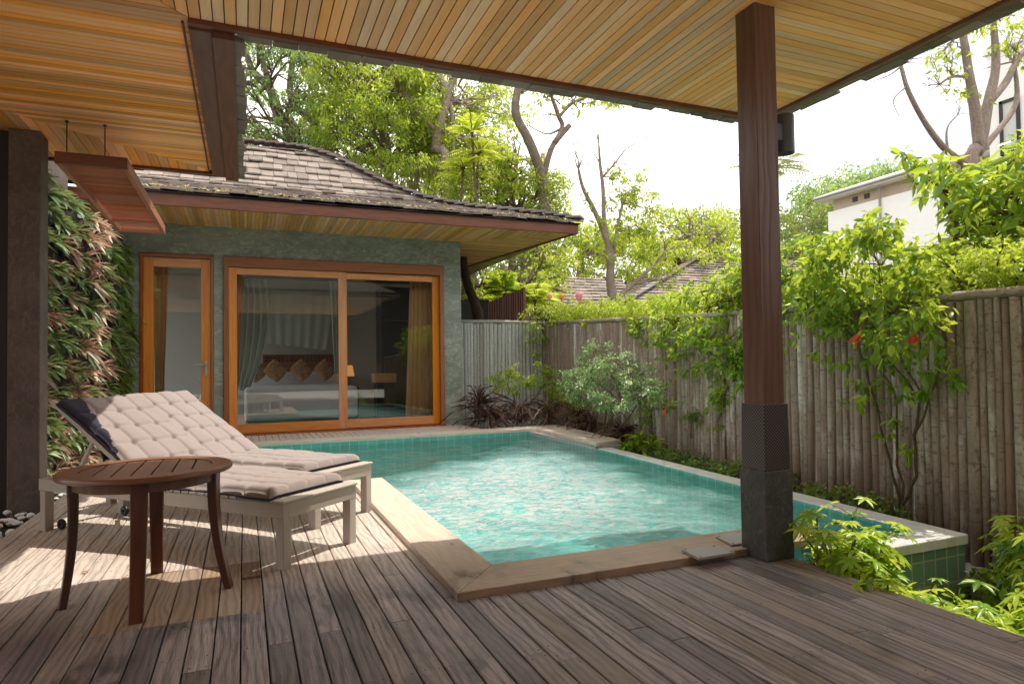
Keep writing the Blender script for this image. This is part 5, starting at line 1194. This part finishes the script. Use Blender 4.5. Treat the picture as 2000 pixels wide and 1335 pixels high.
U = [((2.82, 2.36), .22, 5, 'taller dark-leaved umbrella plant right behind the post base'), ((3.02, 2.30), .10, 5, 'umbrella plant just right of the post base, before the rim corner'), ((2.84, 2.02), -.02, 5, 'umbrella plant at the deck edge closest to the post'), ((3.22, 2.06), -.10, 5, 'umbrella plant in front of the green outer tiles'), ((3.12, 1.70), -.10, 5, 'umbrella plant against the middle of the deck edge'), ((3.60, 2.12), -.16, 5, 'umbrella plant below the outer corner of the tiled rim'),
     ((3.48, 1.72), -.18, 5, 'umbrella plant in the middle of the bed beside the deck'), ((3.10, 1.38), -.16, 4, 'umbrella plant at the deck edge near the lower right corner'), ((3.95, 1.95), -.12, 5, 'umbrella plant before the low grey channel block'), ((4.12, 2.28), .10, 5, 'tall light umbrella plant right of the rim corner'), ((4.32, 2.02), .04, 5, 'umbrella plant at the right edge below the bamboo poles'), ((3.85, 1.50), -.16, 4, 'umbrella plant at the right edge low beside the deck'), ((3.45, 1.30), -.24, 4, 'lowest umbrella plant by the lower right corner')]
U += [((4.16, 2.42), .10, 5, 'leafy umbrella plant hiding the outer corner of the tiled rim'), ((4.0, 2.16), .08, 5, 'umbrella plant just in front of the rim corner'), ((3.62, 1.86), .04, 5, 'bright umbrella plant standing before the middle of the tile wall'), ((2.73, 2.42), .24, 4, 'umbrella plant peeking out directly behind the concrete post base'), ((2.92, 2.46), .20, 5, 'umbrella plant standing before the near coping end'), ((2.74, 2.22), .10, 4, 'umbrella plant tucked against the post base at the deck corner'), ((2.98, 1.92), -.04, 5, 'umbrella plant second along the deck edge from the post'), ((3.30, 1.86), -.10, 5, 'umbrella plant in the second row, level with the tile wall middle'), ((2.96, 1.52), -.10, 4, 'umbrella plant overhanging the deck edge midway down'), ((3.75, 1.85), -.12, 5, 'umbrella plant in front of the grey channel ledge'),
      ((3.30, 1.50), -.16, 5, 'umbrella plant in the second row near the lower right'), ((4.35, 1.75), -.02, 5, 'umbrella plant at the extreme right edge of the bed'), ((3.65, 1.38), -.18, 5, 'umbrella plant at the bottom right beside the frame edge'), ((4.05, 1.65), -.08, 5, 'umbrella plant behind the rightmost low ones'), ((3.42, 2.32), -.12, 4, 'umbrella plant directly against the green outer tiles')]
for i_, (bx, by) in enumerate(((3.05, 1.72), (3.25, 1.66), (3.5, 1.95), (3.7, 1.62), (3.9, 1.78), (4.15, 1.86), (4.25, 1.55), (4.5, 2.15), (3.55, 1.50), (3.2, 1.22))):
    U.append(((bx, by), .06 if bx > 4.0 else -.03, 4, ('low umbrella plant hugging the middle of the deck edge', 'low umbrella plant one step in from the middle deck edge', 'low umbrella plant below the tiled wall corner joint', 'low bright umbrella plant in the centre of the bed', 'low umbrella plant beside the grey channel end', 'bright umbrella plant between channel block and fence', 'umbrella plant at the right margin, lower one', 'umbrella plant farthest right against the bamboo fence', 'low umbrella plant in front of the centre ones', 'small umbrella plant at the very bottom of the deck edge')[i_]))
for (bx, by), zt_, n_, lab in U:
    if bx > 3.0: zt_ -= .17 if bx < 4.0 else .04
    umbrella((bx, by, soilz(by)), [(bx+random.uniform(-.20, .20), by+random.uniform(-.18, .18), zt_-random.uniform(0, .16)) for _ in range(n_)], .076, lab)
cl = [(np.array([random.uniform(2.72, 4.5), random.uniform(.9, 2.45), -.50+random.uniform(0, .26)]), random.uniform(.08, .15)) for _ in range(230)]
P_, D_, N_, L_, R_ = cluster_leaves(cl, .06, .9)
tag(leaf_mesh('undergrowth', P_, D_, N_, L_, L_*.42, R_, M['lf_vine']), 'tangled green undergrowth beneath the umbrella plants beside the deck', 'undergrowth', kind='stuff')
# ================================================================== TREES BEYOND
def G(px, y, z=-.6): return (lambda p: (p[0], p[1], z))(at(px, 600, y=y))
tree('broadleaf_tree', 'large grey-barked tree with forked trunk behind the villa roof ridge', 'tree',
    [[(578, 300, .22), (548, 235, .18), (528, 175, .13), (495, 140, .10), (478, 95, .06)], [(548, 235, .13), (525, 160, .10), (508, 100, .07), (500, 50, .05)], [(600, 290, .16, 20.5), (612, 240, .12, 20.5), (568, 195, .10, 20.5), (572, 110, .09, 20.5), (575, 40, .06, 20.5)], [(612, 240, .12, 20.5), (660, 190, .08, 20.5), (690, 165, .05, 20.5)]],
    fill(420, 720, 20, 285, 120, 16, 34, (17.5, 22)), 20, .12, 'lf_cool', dens=.85, hang=.7, base=G(590, 20), twigs=4, frac=.9)
tree('broadleaf_tree', 'tall leafy tree left of the twisting pale trunk, drooping over the villa roof', 'tree',
    [[(760, 330, .13), (740, 240, .10), (720, 150, .07), (700, 70, .04)]],
    fill(600, 870, 60, 345, 150, 18, 36, (16, 21), lambda x, y: y > 70+.1*(x-600) and y < 300+.25*(x-620)), 19, .12, 'lf_mid', dens=1.15, hang=.9, base=G(765, 19), twigs=4)
tree('twisting_tree', 'pale twisting trunk with bare upper limbs rising above the villa roof', 'tree',
    [[(872, 345, .17), (852, 290, .15), (862, 230, .13), (872, 185, .13), (855, 145, .11), (835, 105, .12), (820, 60, .10)], [(872, 185, .10), (890, 150, .07), (900, 110, .05)], [(882, 340, .07), (885, 270, .06), (880, 200, .05)], [(855, 260, .07), (820, 220, .05), (795, 190, .04)]],
    fill(790, 1010, 80, 340, 100, 16, 32, (17.0, 20), lambda x, y: y > 95+.28*(x-790)), 17.5, .12, 'lf_yel', bk='barkpale', dens=1.0, hang=.6, base=G(870, 17.5))
# feathery yellow-green tree made of fronds
def frond(Ps, Ds, Ns, Ls, Rs, q, p, d, ln, lf, n_=16, drop=.5, tone=.6):
    d = unit(np.array(d, float)); pts = []; s_ = unit(np.cross(d, (0, 0, 1.)))
    for i in range(n_+1):
        t = i/n_; c = p+d*ln*t+np.array([0, 0, -1])*ln*drop*t*t; pts.append(c)
        if i > 1:
            l_ = lf*(math.sin(PI*min(1, .15+t*.85))**.6+.1)
            for sg in (1, -1): Ps.append(c); Ds.append(unit(s_*sg+d*.45+np.array([0, 0, -.25]))); Ns.append(np.array([0, 0, 1.])+rng.normal(size=3)*.2); Ls.append(l_); Rs.append(tone+random.uniform(-.15, .15))
    q.tube(pts, [.012*ln*(1-.8*i/n_)+.003 for i in range(n_+1)], 4, cap=False)
def frond_plant(name, lab, base, crown_pts, ln, lf, mat, n_=14, tr=.05, asp=.22, drop=.45, elev_=(.1, 1.1), bk='stem', cat='tree'):
    b = np.array(base, float); r_ = thing(name, lab, cat, tuple(b)); q = MB(); a = [[], [], [], [], []]
    for c in crown_pts:
        c = np.array(c, float)-b; q.tube(curve((0, 0, 0), c, 0, 5, .01), [tr, tr*.9, tr*.85, tr*.8, tr*.7, tr*.6], 7)
        for k in range(n_):
            A = 2*PI*k/n_+random.uniform(-.2, .2); e = random.uniform(*elev_); frond(*a, q, c, (math.cos(A)*math.cos(e), math.sin(A)*math.cos(e), math.sin(e)), ln*random.uniform(.75, 1.1), lf, drop=drop, tone=random.uniform(.35, .85))
    q.build('trunk', M[bk], r_, smooth=True); P_, D_, N_, L_, R_ = [np.array(v) for v in a]
    leaf_mesh('fronds', P_, D_, N_, L_, L_*asp, R_, M[mat], r_, fold=.05, droop=.2); return r_
for (px_, y, tops, lab) in ((905, 15.5, [(922, 260), (935, 300), (905, 330)], 'feathery yellow-green fern tree behind the villa hip'),):
    frond_plant('fern_tree', lab, G(px_, y), [at(a, b, y=y+random.uniform(-.5, .5)) for a, b in tops], .95, .24, 'lf_mid' if px_ > 950 else 'lf_yel', n_=13, elev_=(-.1, 1.3), asp=.16)
tree('leafy_tree', 'dense mid-green tree filling the gap behind the villa hip', 'tree', [[(1000, 420, .1), (1005, 350, .07), (1010, 310, .05)]],
    fill(850, 1100, 270, 425, 95, 18, 30, (15.5, 18), lambda x, y: y > 300+.15*abs(x-1010)), 17, .11, 'lf_mid', dens=1.1, base=G(1000, 17))
tree('leaning_tree', 'tall bare-limbed tree with thick leaning trunk against the sky', 'tree',
    [[(1025, 545, .15), (1045, 470, .15), (1062, 410, .15), (1058, 345, .14), (1035, 280, .13), (1008, 225, .115), (1010, 180, .10), (1020, 130, .06)], [(1062, 345, .09), (1075, 295, .075), (1098, 250, .065), (1090, 225, .06), (1078, 190, .045)], [(1082, 280, .08), (1112, 245, .07)], [(1092, 228, .05), (1120, 200, .04), (1160, 185, .03)], [(1010, 180, .07), (1045, 160, .05), (1070, 140, .04)], [(1098, 250, .04), (1070, 262, .02), (1040, 250, .012)], [(1068, 400, .04), (1082, 385, .025)]],
    [(a, b, r_) for a, b, r_ in ((1060, 190, 18), (1085, 180, 18), (1110, 195, 16), (1150, 190, 18), (1185, 200, 16), (1205, 205, 10), (1130, 215, 12), (1070, 225, 10), (1040, 175, 16), (1110, 175, 18), (1140, 195, 16), (1060, 165, 18), (1175, 185, 14), (1130, 180, 14), (1085, 430, 16), (1040, 440, 18), (1070, 460, 18), (1020, 470, 18), (1095, 405, 12), (1095, 205, 10), (1165, 205, 12))], 16, .13, 'lf_mid', dens=.65, hang=1.0, base=G(1025, 16), twigs=5, frac=1, r0=.03, trunk_n=10)
tree('pink_barked_tree', 'slender pink-barked tree with airy leaves just beyond the fence', 'tree',
    [[(1198, 605, .12), (1192, 550, .10), (1192, 500, .10), (1182, 460, .07), (1160, 410, .055), (1138, 365, .04), (1130, 330, .03)], [(1190, 490, .07), (1180, 430, .055), (1178, 370, .045), (1172, 320, .035), (1170, 285, .02)], [(1196, 500, .05), (1205, 450, .035), (1215, 400, .025)], [(1200, 590, .06), (1235, 555, .05), (1275, 520, .04), (1300, 490, .025)], [(1178, 345, .03), (1200, 320, .02), (1225, 290, .013), (1262, 270, .007)], [(1235, 555, .03), (1290, 545, .02)], [(1172, 320, .015), (1158, 300, .01), (1150, 320, .007)], [(1200, 320, .012), (1198, 280, .008), (1201, 255, .004)]],
    [(a, b, r_) for a, b, r_ in ((1210, 350, 22), (1240, 360, 24), (1265, 385, 20), (1225, 395, 24), (1250, 415, 22), (1275, 410, 16), (1200, 330, 18), (1255, 340, 18), (1215, 430, 20), (1235, 460, 22), (1165, 430, 16), (1150, 400, 12), (1160, 470, 18), (1210, 490, 22), (1250, 495, 22), (1280, 470, 22), (1225, 530, 20), (1150, 530, 16), (1270, 530, 16), (1190, 395, 16), (1142, 380, 10), (1300, 500, 20), (1320, 530, 20), (1340, 480, 18), (1290, 440, 18), (1310, 460, 16), (1230, 380, 24), (1240, 440, 24), (1200, 460, 22), (1180, 510, 20), (1230, 500, 24), (1260, 445, 22), (1130, 500, 16), (1300, 550, 18))], 13, .10, 'lf_yel', bk='barkpale', dens=1.5, hang=.5, base=G(1198, 13), twigs=4, r0=.018)
tree('added_shade_tree', 'tall tree added behind the timber post, its unseen crown shading the far pool', 'tree', [[(1488, 620, .16), (1486, 400, .13), (1482, 150, .10), (1470, -40, .07)]], [], 8.0, .12, 'lf_mid', dens=1.0, base=G(1488, 8.0), frac=.6,
    extra=[((random.uniform(3.8, 7.0), random.uniform(8.7, 11.4), random.uniform(6.6, 8.4)), random.uniform(.35, .6)) for _ in range(34)])  # unseen crown added to throw shade on the far pool
tree('leafy_tree', 'bright green spreading tree over the neighbouring tiled roof', 'tree', [[(1330, 600, .14), (1335, 520, .1), (1350, 460, .06)], [(1335, 520, .06), (1390, 470, .04)]],
    fill(1250, 1445, 420, 530, 46, 18, 30, (17, 20), lambda x, y: y < 560-.28*(x-1240)), 18, .12, 'lf_yel', dens=1.2, base=G(1330, 18))
tree('dense_tree', 'dark dense tree on the skyline left of the post', 'tree', [[(1380, 560, .2), (1385, 480, .12)]], fill(1300, 1445, 415, 500, 26, 18, 32, (24, 28), lambda x, y: y > 405+.0009*(x-1360)**2), 26, .2, 'lf_dark', dens=1.2, base=G(1380, 26))
tree('dense_tree', 'shadowy green tree low behind the pink-barked tree', 'tree', [[(1130, 620, .2), (1135, 500, .12)]], fill(1050, 1270, 440, 600, 60, 20, 34, (20, 24)), 22, .17, 'lf_mid', dens=1.1, base=G(1130, 22))
tree('leafy_tree', 'sunlit yellow-green tree beyond the fence beside the villa eave', 'tree', [[(940, 640, .1), (930, 560, .1), (915, 520, .08)], [(1040, 640, .08), (1035, 560, .06), (1050, 500, .04)]],
    fill(900, 1110, 440, 590, 66, 16, 28, (13.5, 16.5), lambda x, y: y > 640-.8*(x-700) or x > 1040), 15, .09, 'lf_yel', dens=.85, base=G(940, 15))
tree('dark_trunk_tree', 'dark leaning trunk between the villa corner and the timber screen', 'tree', [[(935, 640, .12), (930, 600, .10), (912, 550, .085), (905, 500, .07), (910, 440, .05)]], [(930, 470, 16), (915, 450, 14)], 11.9, .1, 'lf_mid', bk='barkdark', dens=.8, base=G(938, 11.9))
tree('dense_tree', 'shady tree mass behind the timber screen', 'tree', [[(980, 640, .2), (985, 520, .12)]], fill(890, 1040, 520, 640, 26, 20, 34, (17, 19)), 18, .14, 'lf_dark', dens=1.1, base=G(980, 18))
# background belt so no gaps open low down
for i, (px_, x0, x1, y0, y1, Y, mt, lab) in enumerate(((560, 380, 760, 150, 420, 30, 'lf_cool', 'distant soft green tree seen through the crown left of the villa'), (880, 700, 1010, 130, 430, 28, 'lf_mid', 'distant dark tree behind the feathery fern trees'), (1060, 960, 1110, 430, 640, 27, 'lf_dark', 'distant dark tree low between villa eave and leaning trunk'))):
    tree('distant_tree', lab, 'tree', [[(px_, 600, .3), (px_+10, 420, .2), (px_, 300, .1)]], fill(x0, x1, y0, y1, 46 if i < 1 else 44, 22, 40, (Y-2, Y+2)), Y, .22, mt, dens=.9 if i == 0 else 1.1, base=G(px_, Y))
# right side
tree('distant_tree', 'large olive-green tree on the skyline right of the post', 'tree', [[(1640, 600, .5), (1645, 480, .35), (1650, 380, .2)], [(1645, 480, .25), (1600, 410, .15)], [(1645, 480, .25), (1700, 390, .15)]],
    fill(1500, 1780, 300, 500, 130, 20, 36, (38, 42), lambda x, y: y > (400-.55*(x-1530) if x < 1660 else 330-.15*(x-1660)+.0014*(x-1660)**2)), 40, .34, 'lf_cool', dens=.85, base=G(1640, 40))
tree('distant_tree', 'dark bushy tree just right of the post above the roof line', 'tree', [[(1560, 600, .3), (1560, 450, .2)]], fill(1530, 1640, 400, 520, 26, 20, 30, (33, 36)), 35, .26, 'lf_dark', dens=1.0, base=G(1560, 35))
frond_plant('coconut_palm', 'grey coconut palm whose fronds show either side of the post', G(1500, 42), [at(1502, 330, y=42)], 4.6, 1.3, 'lf_palm', n_=13, tr=.18, asp=.07, drop=.45, elev_=(-.1, .9), bk='bark')
tree('pale_barked_tree', 'pale-barked tree with bare forking limbs at the upper right', 'tree',
    [[(1895, 345, .14), (1912, 290, .13), (1905, 220, .115), (1892, 140, .09), (1880, 60, .07), (1872, 0, .05)], [(1915, 290, .11), (1930, 200, .105), (1945, 130, .085), (1940, 40, .06), (1935, -40, .05)], [(1932, 200, .085), (1965, 160, .075), (1992, 110, .065), (2040, 60, .05)], [(1910, 300, .09), (1945, 260, .06), (1985, 200, .055), (1980, 120, .04)], [(1895, 325, .09), (1850, 295, .065), (1810, 245, .055), (1775, 180, .045), (1760, 130, .035)], [(1760, 130, .02), (1735, 148, .012), (1700, 160, .005)], [(1770, 170, .018), (1745, 195, .01), (1755, 225, .005)], [(1850, 290, .03), (1850, 250, .015), (1870, 225, .01)], [(1895, 150, .04), (1860, 150, .03), (1835, 165, .02)], [(1878, 60, .04), (1860, 80, .03)]],
    [(a, b, r_) for a, b, r_ in ((1820, 105, 18), (1845, 125, 20), (1870, 140, 16), (1830, 145, 12), (1855, 170, 14), (1880, 95, 14), (1930, 40, 24), (1960, 60, 24), (1985, 30, 24), (1940, 90, 14), (1900, 180, 14), (1925, 200, 12), (1870, 190, 12), (1990, 130, 14), (1910, 60, 18), (1975, 90, 18), (1845, 95, 14))], 9, .14, 'lf_yel', bk='barkpale', dens=1.5, base=G(1895, 9), twigs=4, r0=.02, trunk_n=10)
b0 = at(1900, 660, x=5.7); b0[2] = -.1
plant('large_leaved_bush', 'tall bush of large glossy leaves towering over the hedge at right', 'shrub', b0, [[(b0, .05), (at(1890, 560, x=5.7), .04), (at(1870, 460, x=5.7), .03), (at(1840, 370, x=5.7), .015)], [(at(1890, 560, x=5.7), .03), (at(1960, 430, x=5.7), .02), (at(2000, 320, x=5.7), .012)]],
    polyc([(1785, 330), (1830, 300), (1870, 330), (1920, 330), (1970, 270), (2080, 240), (2080, 500), (1900, 510), (1840, 500), (1850, 440), (1870, 400), (1810, 370)], 150, 22, 36, (5.3, 6.3))+[cx(a, b, r_, 5.6) for a, b, r_ in ((1775, 320, 14), (1790, 350, 16), (1810, 310, 14), (1765, 300, 8), (1850, 480, 26), (1870, 500, 24), (1820, 490, 20))],
    .115, 'lf_vine', dens=.95, asp=.42, big=True, frac=.5, hang=.4)
b0 = at(1800, 700, x=5.2); b0[2] = -.1
plant('leafy_shrub', 'young leafy shoots rising in front of the white house', 'shrub', b0, [[(b0, .02), (at(1720, 520, x=5.2), .012), (at(1705, 450, x=5.2), .006)], [(b0, .02), (at(1790, 500, x=5.2), .012)]],
    [cx(a, b, r_, 5.2) for a, b, r_ in ((1700, 450, 12), (1745, 450, 12), (1700, 480, 16), (1740, 480, 18), (1780, 490, 18), (1570, 480, 14), (1600, 500, 16), (1640, 500, 18), (1670, 505, 18), (1580, 510, 14), (1560, 470, 8), (1690, 440, 8), (1820, 520, 20), (1800, 500, 16))], .07, 'lf_vine', dens=1.0, asp=.5, big=True, frac=.9)

# ================================================================== NEIGHBOURING BUILDINGS
def shingle_quad(q, A, B, C, D, nc, tw, th=.03):
    A, B, C, D = [np.array(p, float) for p in (A, B, C, D)]; nrm = unit(np.cross(B-A, D-A)); nrm = nrm if nrm[2] > 0 else -nrm
    for c in range(nc):
        v0, v1 = c/nc, min(1, (c+1.3)/nc); a0, b0 = A+(D-A)*v0, B+(C-B)*v0; a1, b1 = A+(D-A)*v1, B+(C-B)*v1; ln = np.linalg.norm(b0-a0); t = 0
        while t < 1:
            e = min(1, t+tw*random.uniform(.7, 1.3)/max(ln, .01)); l = nrm*(th+random.uniform(0, th*.8)); g_ = .03*tw/max(ln, .01)
            P4 = [a0+(b0-a0)*t+l, a0+(b0-a0)*(e-g_)+l, a1+(b1-a1)*(e-g_)+nrm*.006, a1+(b1-a1)*t+nrm*.006]
            q.add([p-nrm*.018 for p in P4]+P4, [(3, 2, 1, 0), (4, 5, 6, 7), (0, 1, 5, 4), (1, 2, 6, 5), (2, 3, 7, 6), (3, 0, 4, 7)]); t = e
nb = thing('neighbour_villa', 'neighbouring villa with low shingled hip roof seen above the fence', 'villa', (14, 18, 0)); NO = np.array([14, 18, 0])
r1, r2 = at(1378, 495, y=18), at(1545, 500, y=18); r2[2] = r1[2]; ez = at(1240, 590, y=15.5)[2]
e1 = at(1225, 590, y=15.5); e1[2] = ez; e2 = np.array([r2[0]+3.0, 15.2, ez]); e3 = np.array([e2[0], 21, ez]); e4 = np.array([e1[0], 21, ez])
q = MB(); shingle_quad(q, e1, e2, r2, r1, 20, .34); shingle_quad(q, e4, e1, r1, r1+np.array([0, .01, 0]), 20, .34); shingle_quad(q, e2, e3, r2, r2+np.array([0, .01, 0]), 16, .4)
rel(q, NO).build('roof', M['shingle'], nb)
q = MB()
for a, b in ((e1, r1), (e2, r2)):
    for k in range(18): p0 = a+(b-a)*k/18+np.array([0, 0, .07]); p1 = a+(b-a)*(k+1.2)/18+np.array([0, 0, .05]); q.bar(p0, p1, .26, .03)
q.bar(r1+np.array([0, 0, .06]), r2+np.array([0, 0, .06]), .26, .04); rel(q, NO).build('hip_cap', M['ridge'], nb)
q = MB(); q.box(e1[0]+.7, e2[0]-.7, 16.0, 20.5, -.6, ez-.02); rel(q, NO).build('wall', M['concrete'], nb)
q = MB(); q.box(e1[0], e2[0], 15.3, 15.36, ez-.16, ez-.0); q.box(e1[0]+.05, e2[0]-.05, 15.37, 20.9, ez-.03, ez-.005); rel(q, NO).build('fascia', M['trim'], nb)
# second low roof glimpsed left, beyond the lanterns
nb2 = thing('garden_pavilion', 'small pavilion roof of grey shingles glimpsed behind the hanging lanterns', 'pavilion', (8.0, 17, 0)); NO = np.array([8.0, 17, 0])
a_, b_, c_2, d_2 = at(1060, 612, y=16), at(1250, 612, y=16), at(1215, 545, y=19), at(1110, 562, y=19); b_[2] = a_[2]; d_2[2] = c_2[2]
q = MB(); shingle_quad(q, a_, b_, c_2, d_2, 12, .32); rel(q, NO).build('roof', M['shingle'], nb2)
q = MB(); q.box(a_[0]+.4, b_[0]-.4, 16.5, 19, -.6, a_[2]); rel(q, NO).build('wall', M['darkwall'], nb2)
# white house
wh = thing('white_house', 'white rendered house with low pale roof and slit vents beyond the trees', 'house', (33.6, 26, 0)); NO = np.array([33.6, 26, 0])
WX = 33.6; ctop = at(1617, 415, x=WX); zt_ = ctop[2]; yf = ctop[1]; yn = yf-15
q = MB(); q.box(WX, WX+14, yn, yf, -.6, zt_); rel(q, NO).build('wall', M['stucco'], wh)
q = MB(); ov = .55; rz_ = zt_+2.1
q.prism([(WX-ov, yn-ov), (WX+14.5, yn-ov), (WX+14.5, yf+ov), (WX-ov, yf+ov)], zt_+.75, zt_+1.0)
q.add([(WX-ov, yn-ov, zt_+1.0), (WX+14.5, yn-ov, zt_+1.0), (WX+14.5, yf+ov, zt_+1.0), (WX-ov, yf+ov, zt_+1.0), (WX+5.5, yn+5, rz_+.9), (WX+9, yn+5, rz_+.9), (WX+9, yf-5.5, rz_+.9), (WX+5.5, yf-5.5, rz_+.9)], [(0, 1, 5, 4), (1, 2, 6, 5), (2, 3, 7, 6), (3, 0, 4, 7), (4, 5, 6, 7)])
rel(q, NO).build('roof', M['stucco'], wh)
q = MB(); q.box(WX+.25, WX+13.5, yn+.3, yf-.25, zt_, zt_+.75); rel(q, NO).build('recessed_band', plain('beige_render', (.50, .40, .31), .8, .08, 3), wh)  # band below the eaves in plain beige
q = MB(); q.tube([(WX-.08, yf-3.6, zt_+.7), (WX-.08, yf-3.6, -.5)], .06, 8); q.tube([(WX-ov-.05, yn, zt_+.86), (WX-ov-.05, yf+ov, zt_+.86)], .07, 8); rel(q, NO).build('gutter', M['plate'], wh)
for k, yy in enumerate((yf-1.6, yf-2.4, yf-5.4, yf-8)):
    q = MB(); q.box(WX+.19, WX+.248, yy-.32, yy, zt_+.28, zt_+.56); rel(q, NO).build('vent', M['black'], wh)
p = at(1690, 478, x=WX-.03); q = MB(); q.box(WX-.04, WX-.002, p[1]-.5, p[1]+.5, p[2]-.7, p[2]+.25); wn_ = rel(q, NO).build('window', M['black'], wh)
q = MB()
for k in range(5): q.box(WX-.07, WX-.043, p[1]-.45+k*.21, p[1]-.42+k*.21, p[2]-.68, p[2]+.22)
rel(q, NO).build('window_bars', M['steel'], wn_)
tw = thing('tall_white_building', 'tall white building with black framed window at the right edge', 'building', (24, 10, 0)); NO = np.array([24, 10, 0])
a = at(1930, 200, x=24.0); zt2 = at(1960, 96, x=24.0)[2]
q = MB(); q.box(24, 32, a[1]-10, a[1], -.6, zt2); q.box(23.9, 32, a[1]-10.1, a[1]+.1, zt2, zt2+.25); rel(q, NO).build('wall', M['stucco'], tw)
w0, w1 = at(1952, 200, x=23.98), at(1995, 300, x=23.98); q = MB()
for (y0, y1, za, zb) in ((w1[1], w0[1], w0[2]-.1, w0[2]), (w1[1], w0[1], w1[2], w1[2]+.1), (w1[1], w1[1]+.1, w1[2], w0[2]), (w0[1]-.1, w0[1], w1[2], w0[2])): q.box(23.93, 23.99, y0, y1, za, zb)
wf = rel(q, NO).build('window_frame', M['black'], tw); q = MB(); q.box(23.97, 23.985, w1[1]+.1, w0[1]-.1, w1[2]+.1, w0[2]-.1); rel(q, NO).build('glass_pane', M['innerwall'], wf)
# timber screen and bird's-nest fern beyond the pale fence
sc_ = thing('timber_screen', 'curved dark timber board screen rising behind the pale fence panel', 'screen', (5.0, 12.2, -.6)); q = MB(); SO = np.array([5.0, 12.2, -.6])
for k in range(16):
    px_ = 956+k*4.6; y = 12.4-.03*k; p = at(px_, 640, y=y); zt_ = at(px_, 592-.035*(px_-956)*(px_-956)/2.6-.12*(px_-956) if False else 590-(px_-956)*.42, y=y)[2]
    q.box(p[0]-.028, p[0]+.026, y-.012, y+.012, -.6, zt_+random.uniform(-.01, .01))
rel(q, SO).build('boards', M['trim'], sc_)
sc2 = thing('timber_screen', 'low dark timber screen in shadow beside the villa corner', 'screen', (4.2, 12.6, -.6)); q = MB(); SO = np.array([4.2, 12.6, -.6])
for k in range(16): p = at(903+k*3.4, 640, y=12.8); q.box(p[0]-.022, p[0]+.02, 12.79, 12.81, -.6, at(903+k*3.4, 585, y=12.8)[2]+random.uniform(-.01, .01))
rel(q, SO).build('boards', M['darkwall'], sc2)
frond_plant('birds_nest_fern', 'glossy dark green fern spreading above the curved timber screen', at(985, 600, y=12.9), [at(985, 570, y=12.9)], .75, .22, 'lf_vine', n_=20, tr=.04, asp=.5, drop=.3, elev_=(.1, 1.2), cat='fern')
frond_plant('garden_palm', 'small bright palm with arching fronds left of the lanterns', G(1045, 13.5), [at(1045, 590, y=13.5)], 1.0, .35, 'lf_yel', n_=16, tr=.05, asp=.16, drop=.5, elev_=(0, 1.2), cat='palm')
# paper lanterns on a line
LY = 11.6
line = thing('lantern_line', 'thin line strung between trees carrying three small lanterns', 'string', tuple(at(1040, 558, y=LY))); q = MB(); o_ = at(1040, 558, y=LY)
pts = [at(a, b, y=LY)-o_ for a, b in ((1040, 558), (1073, 562), (1097, 563), (1131, 562), (1170, 556))]; q.tube(pts, .004, 5); q.build('cord', M['black'], line)
for px_, py_, col, r_, lab, tail in ((1073, 578, (.85, .62, .38), .065, 'cream paper lantern, leftmost of the three above the fence', 0), (1097, 578, (.9, .50, .08), .055, 'orange paper lantern hanging between the cream and the pink one', 0), (1131, 577, (.85, .42, .50), .075, 'pink paper lantern with a long tail, rightmost of the three', 1)):
    p = at(px_, py_, y=LY); ln_ = thing('paper_lantern', lab, 'lantern', tuple(p), group='paper lanterns on the line'); mt = leaf('lantern_paper', (tuple(x*.8 for x in col), col, col), .5, .8, tcol=col)
    q = MB(); n_ = 10; prof = [(max(.006, r_*math.sin(PI*i/n_)**.8*(1+.06*(-1)**i)), r_*math.cos(PI*(1-i/n_))) for i in range(n_+1)]; q.lathe(prof, n=14); q.build('shade', mt, ln_, smooth=False)
    q = MB(); q.tube([(0, 0, r_), (0, 0, at(px_, 562, y=LY)[2]-p[2])], .003, 5)
    q.build('cord', M['black'], ln_)
    q = MB()
    if tail: q.lathe([(.04, 0), (.045, .03), (.03, .07), (.04, .11), (.025, .15), (.03, .17)], (0, 0, -r_-.17), 10)
    else: q.lathe([(.012, 0), (.018, .05), (.008, .06)], (0, 0, -r_-.05), 8)
    q.build('tassel', mt, ln_)
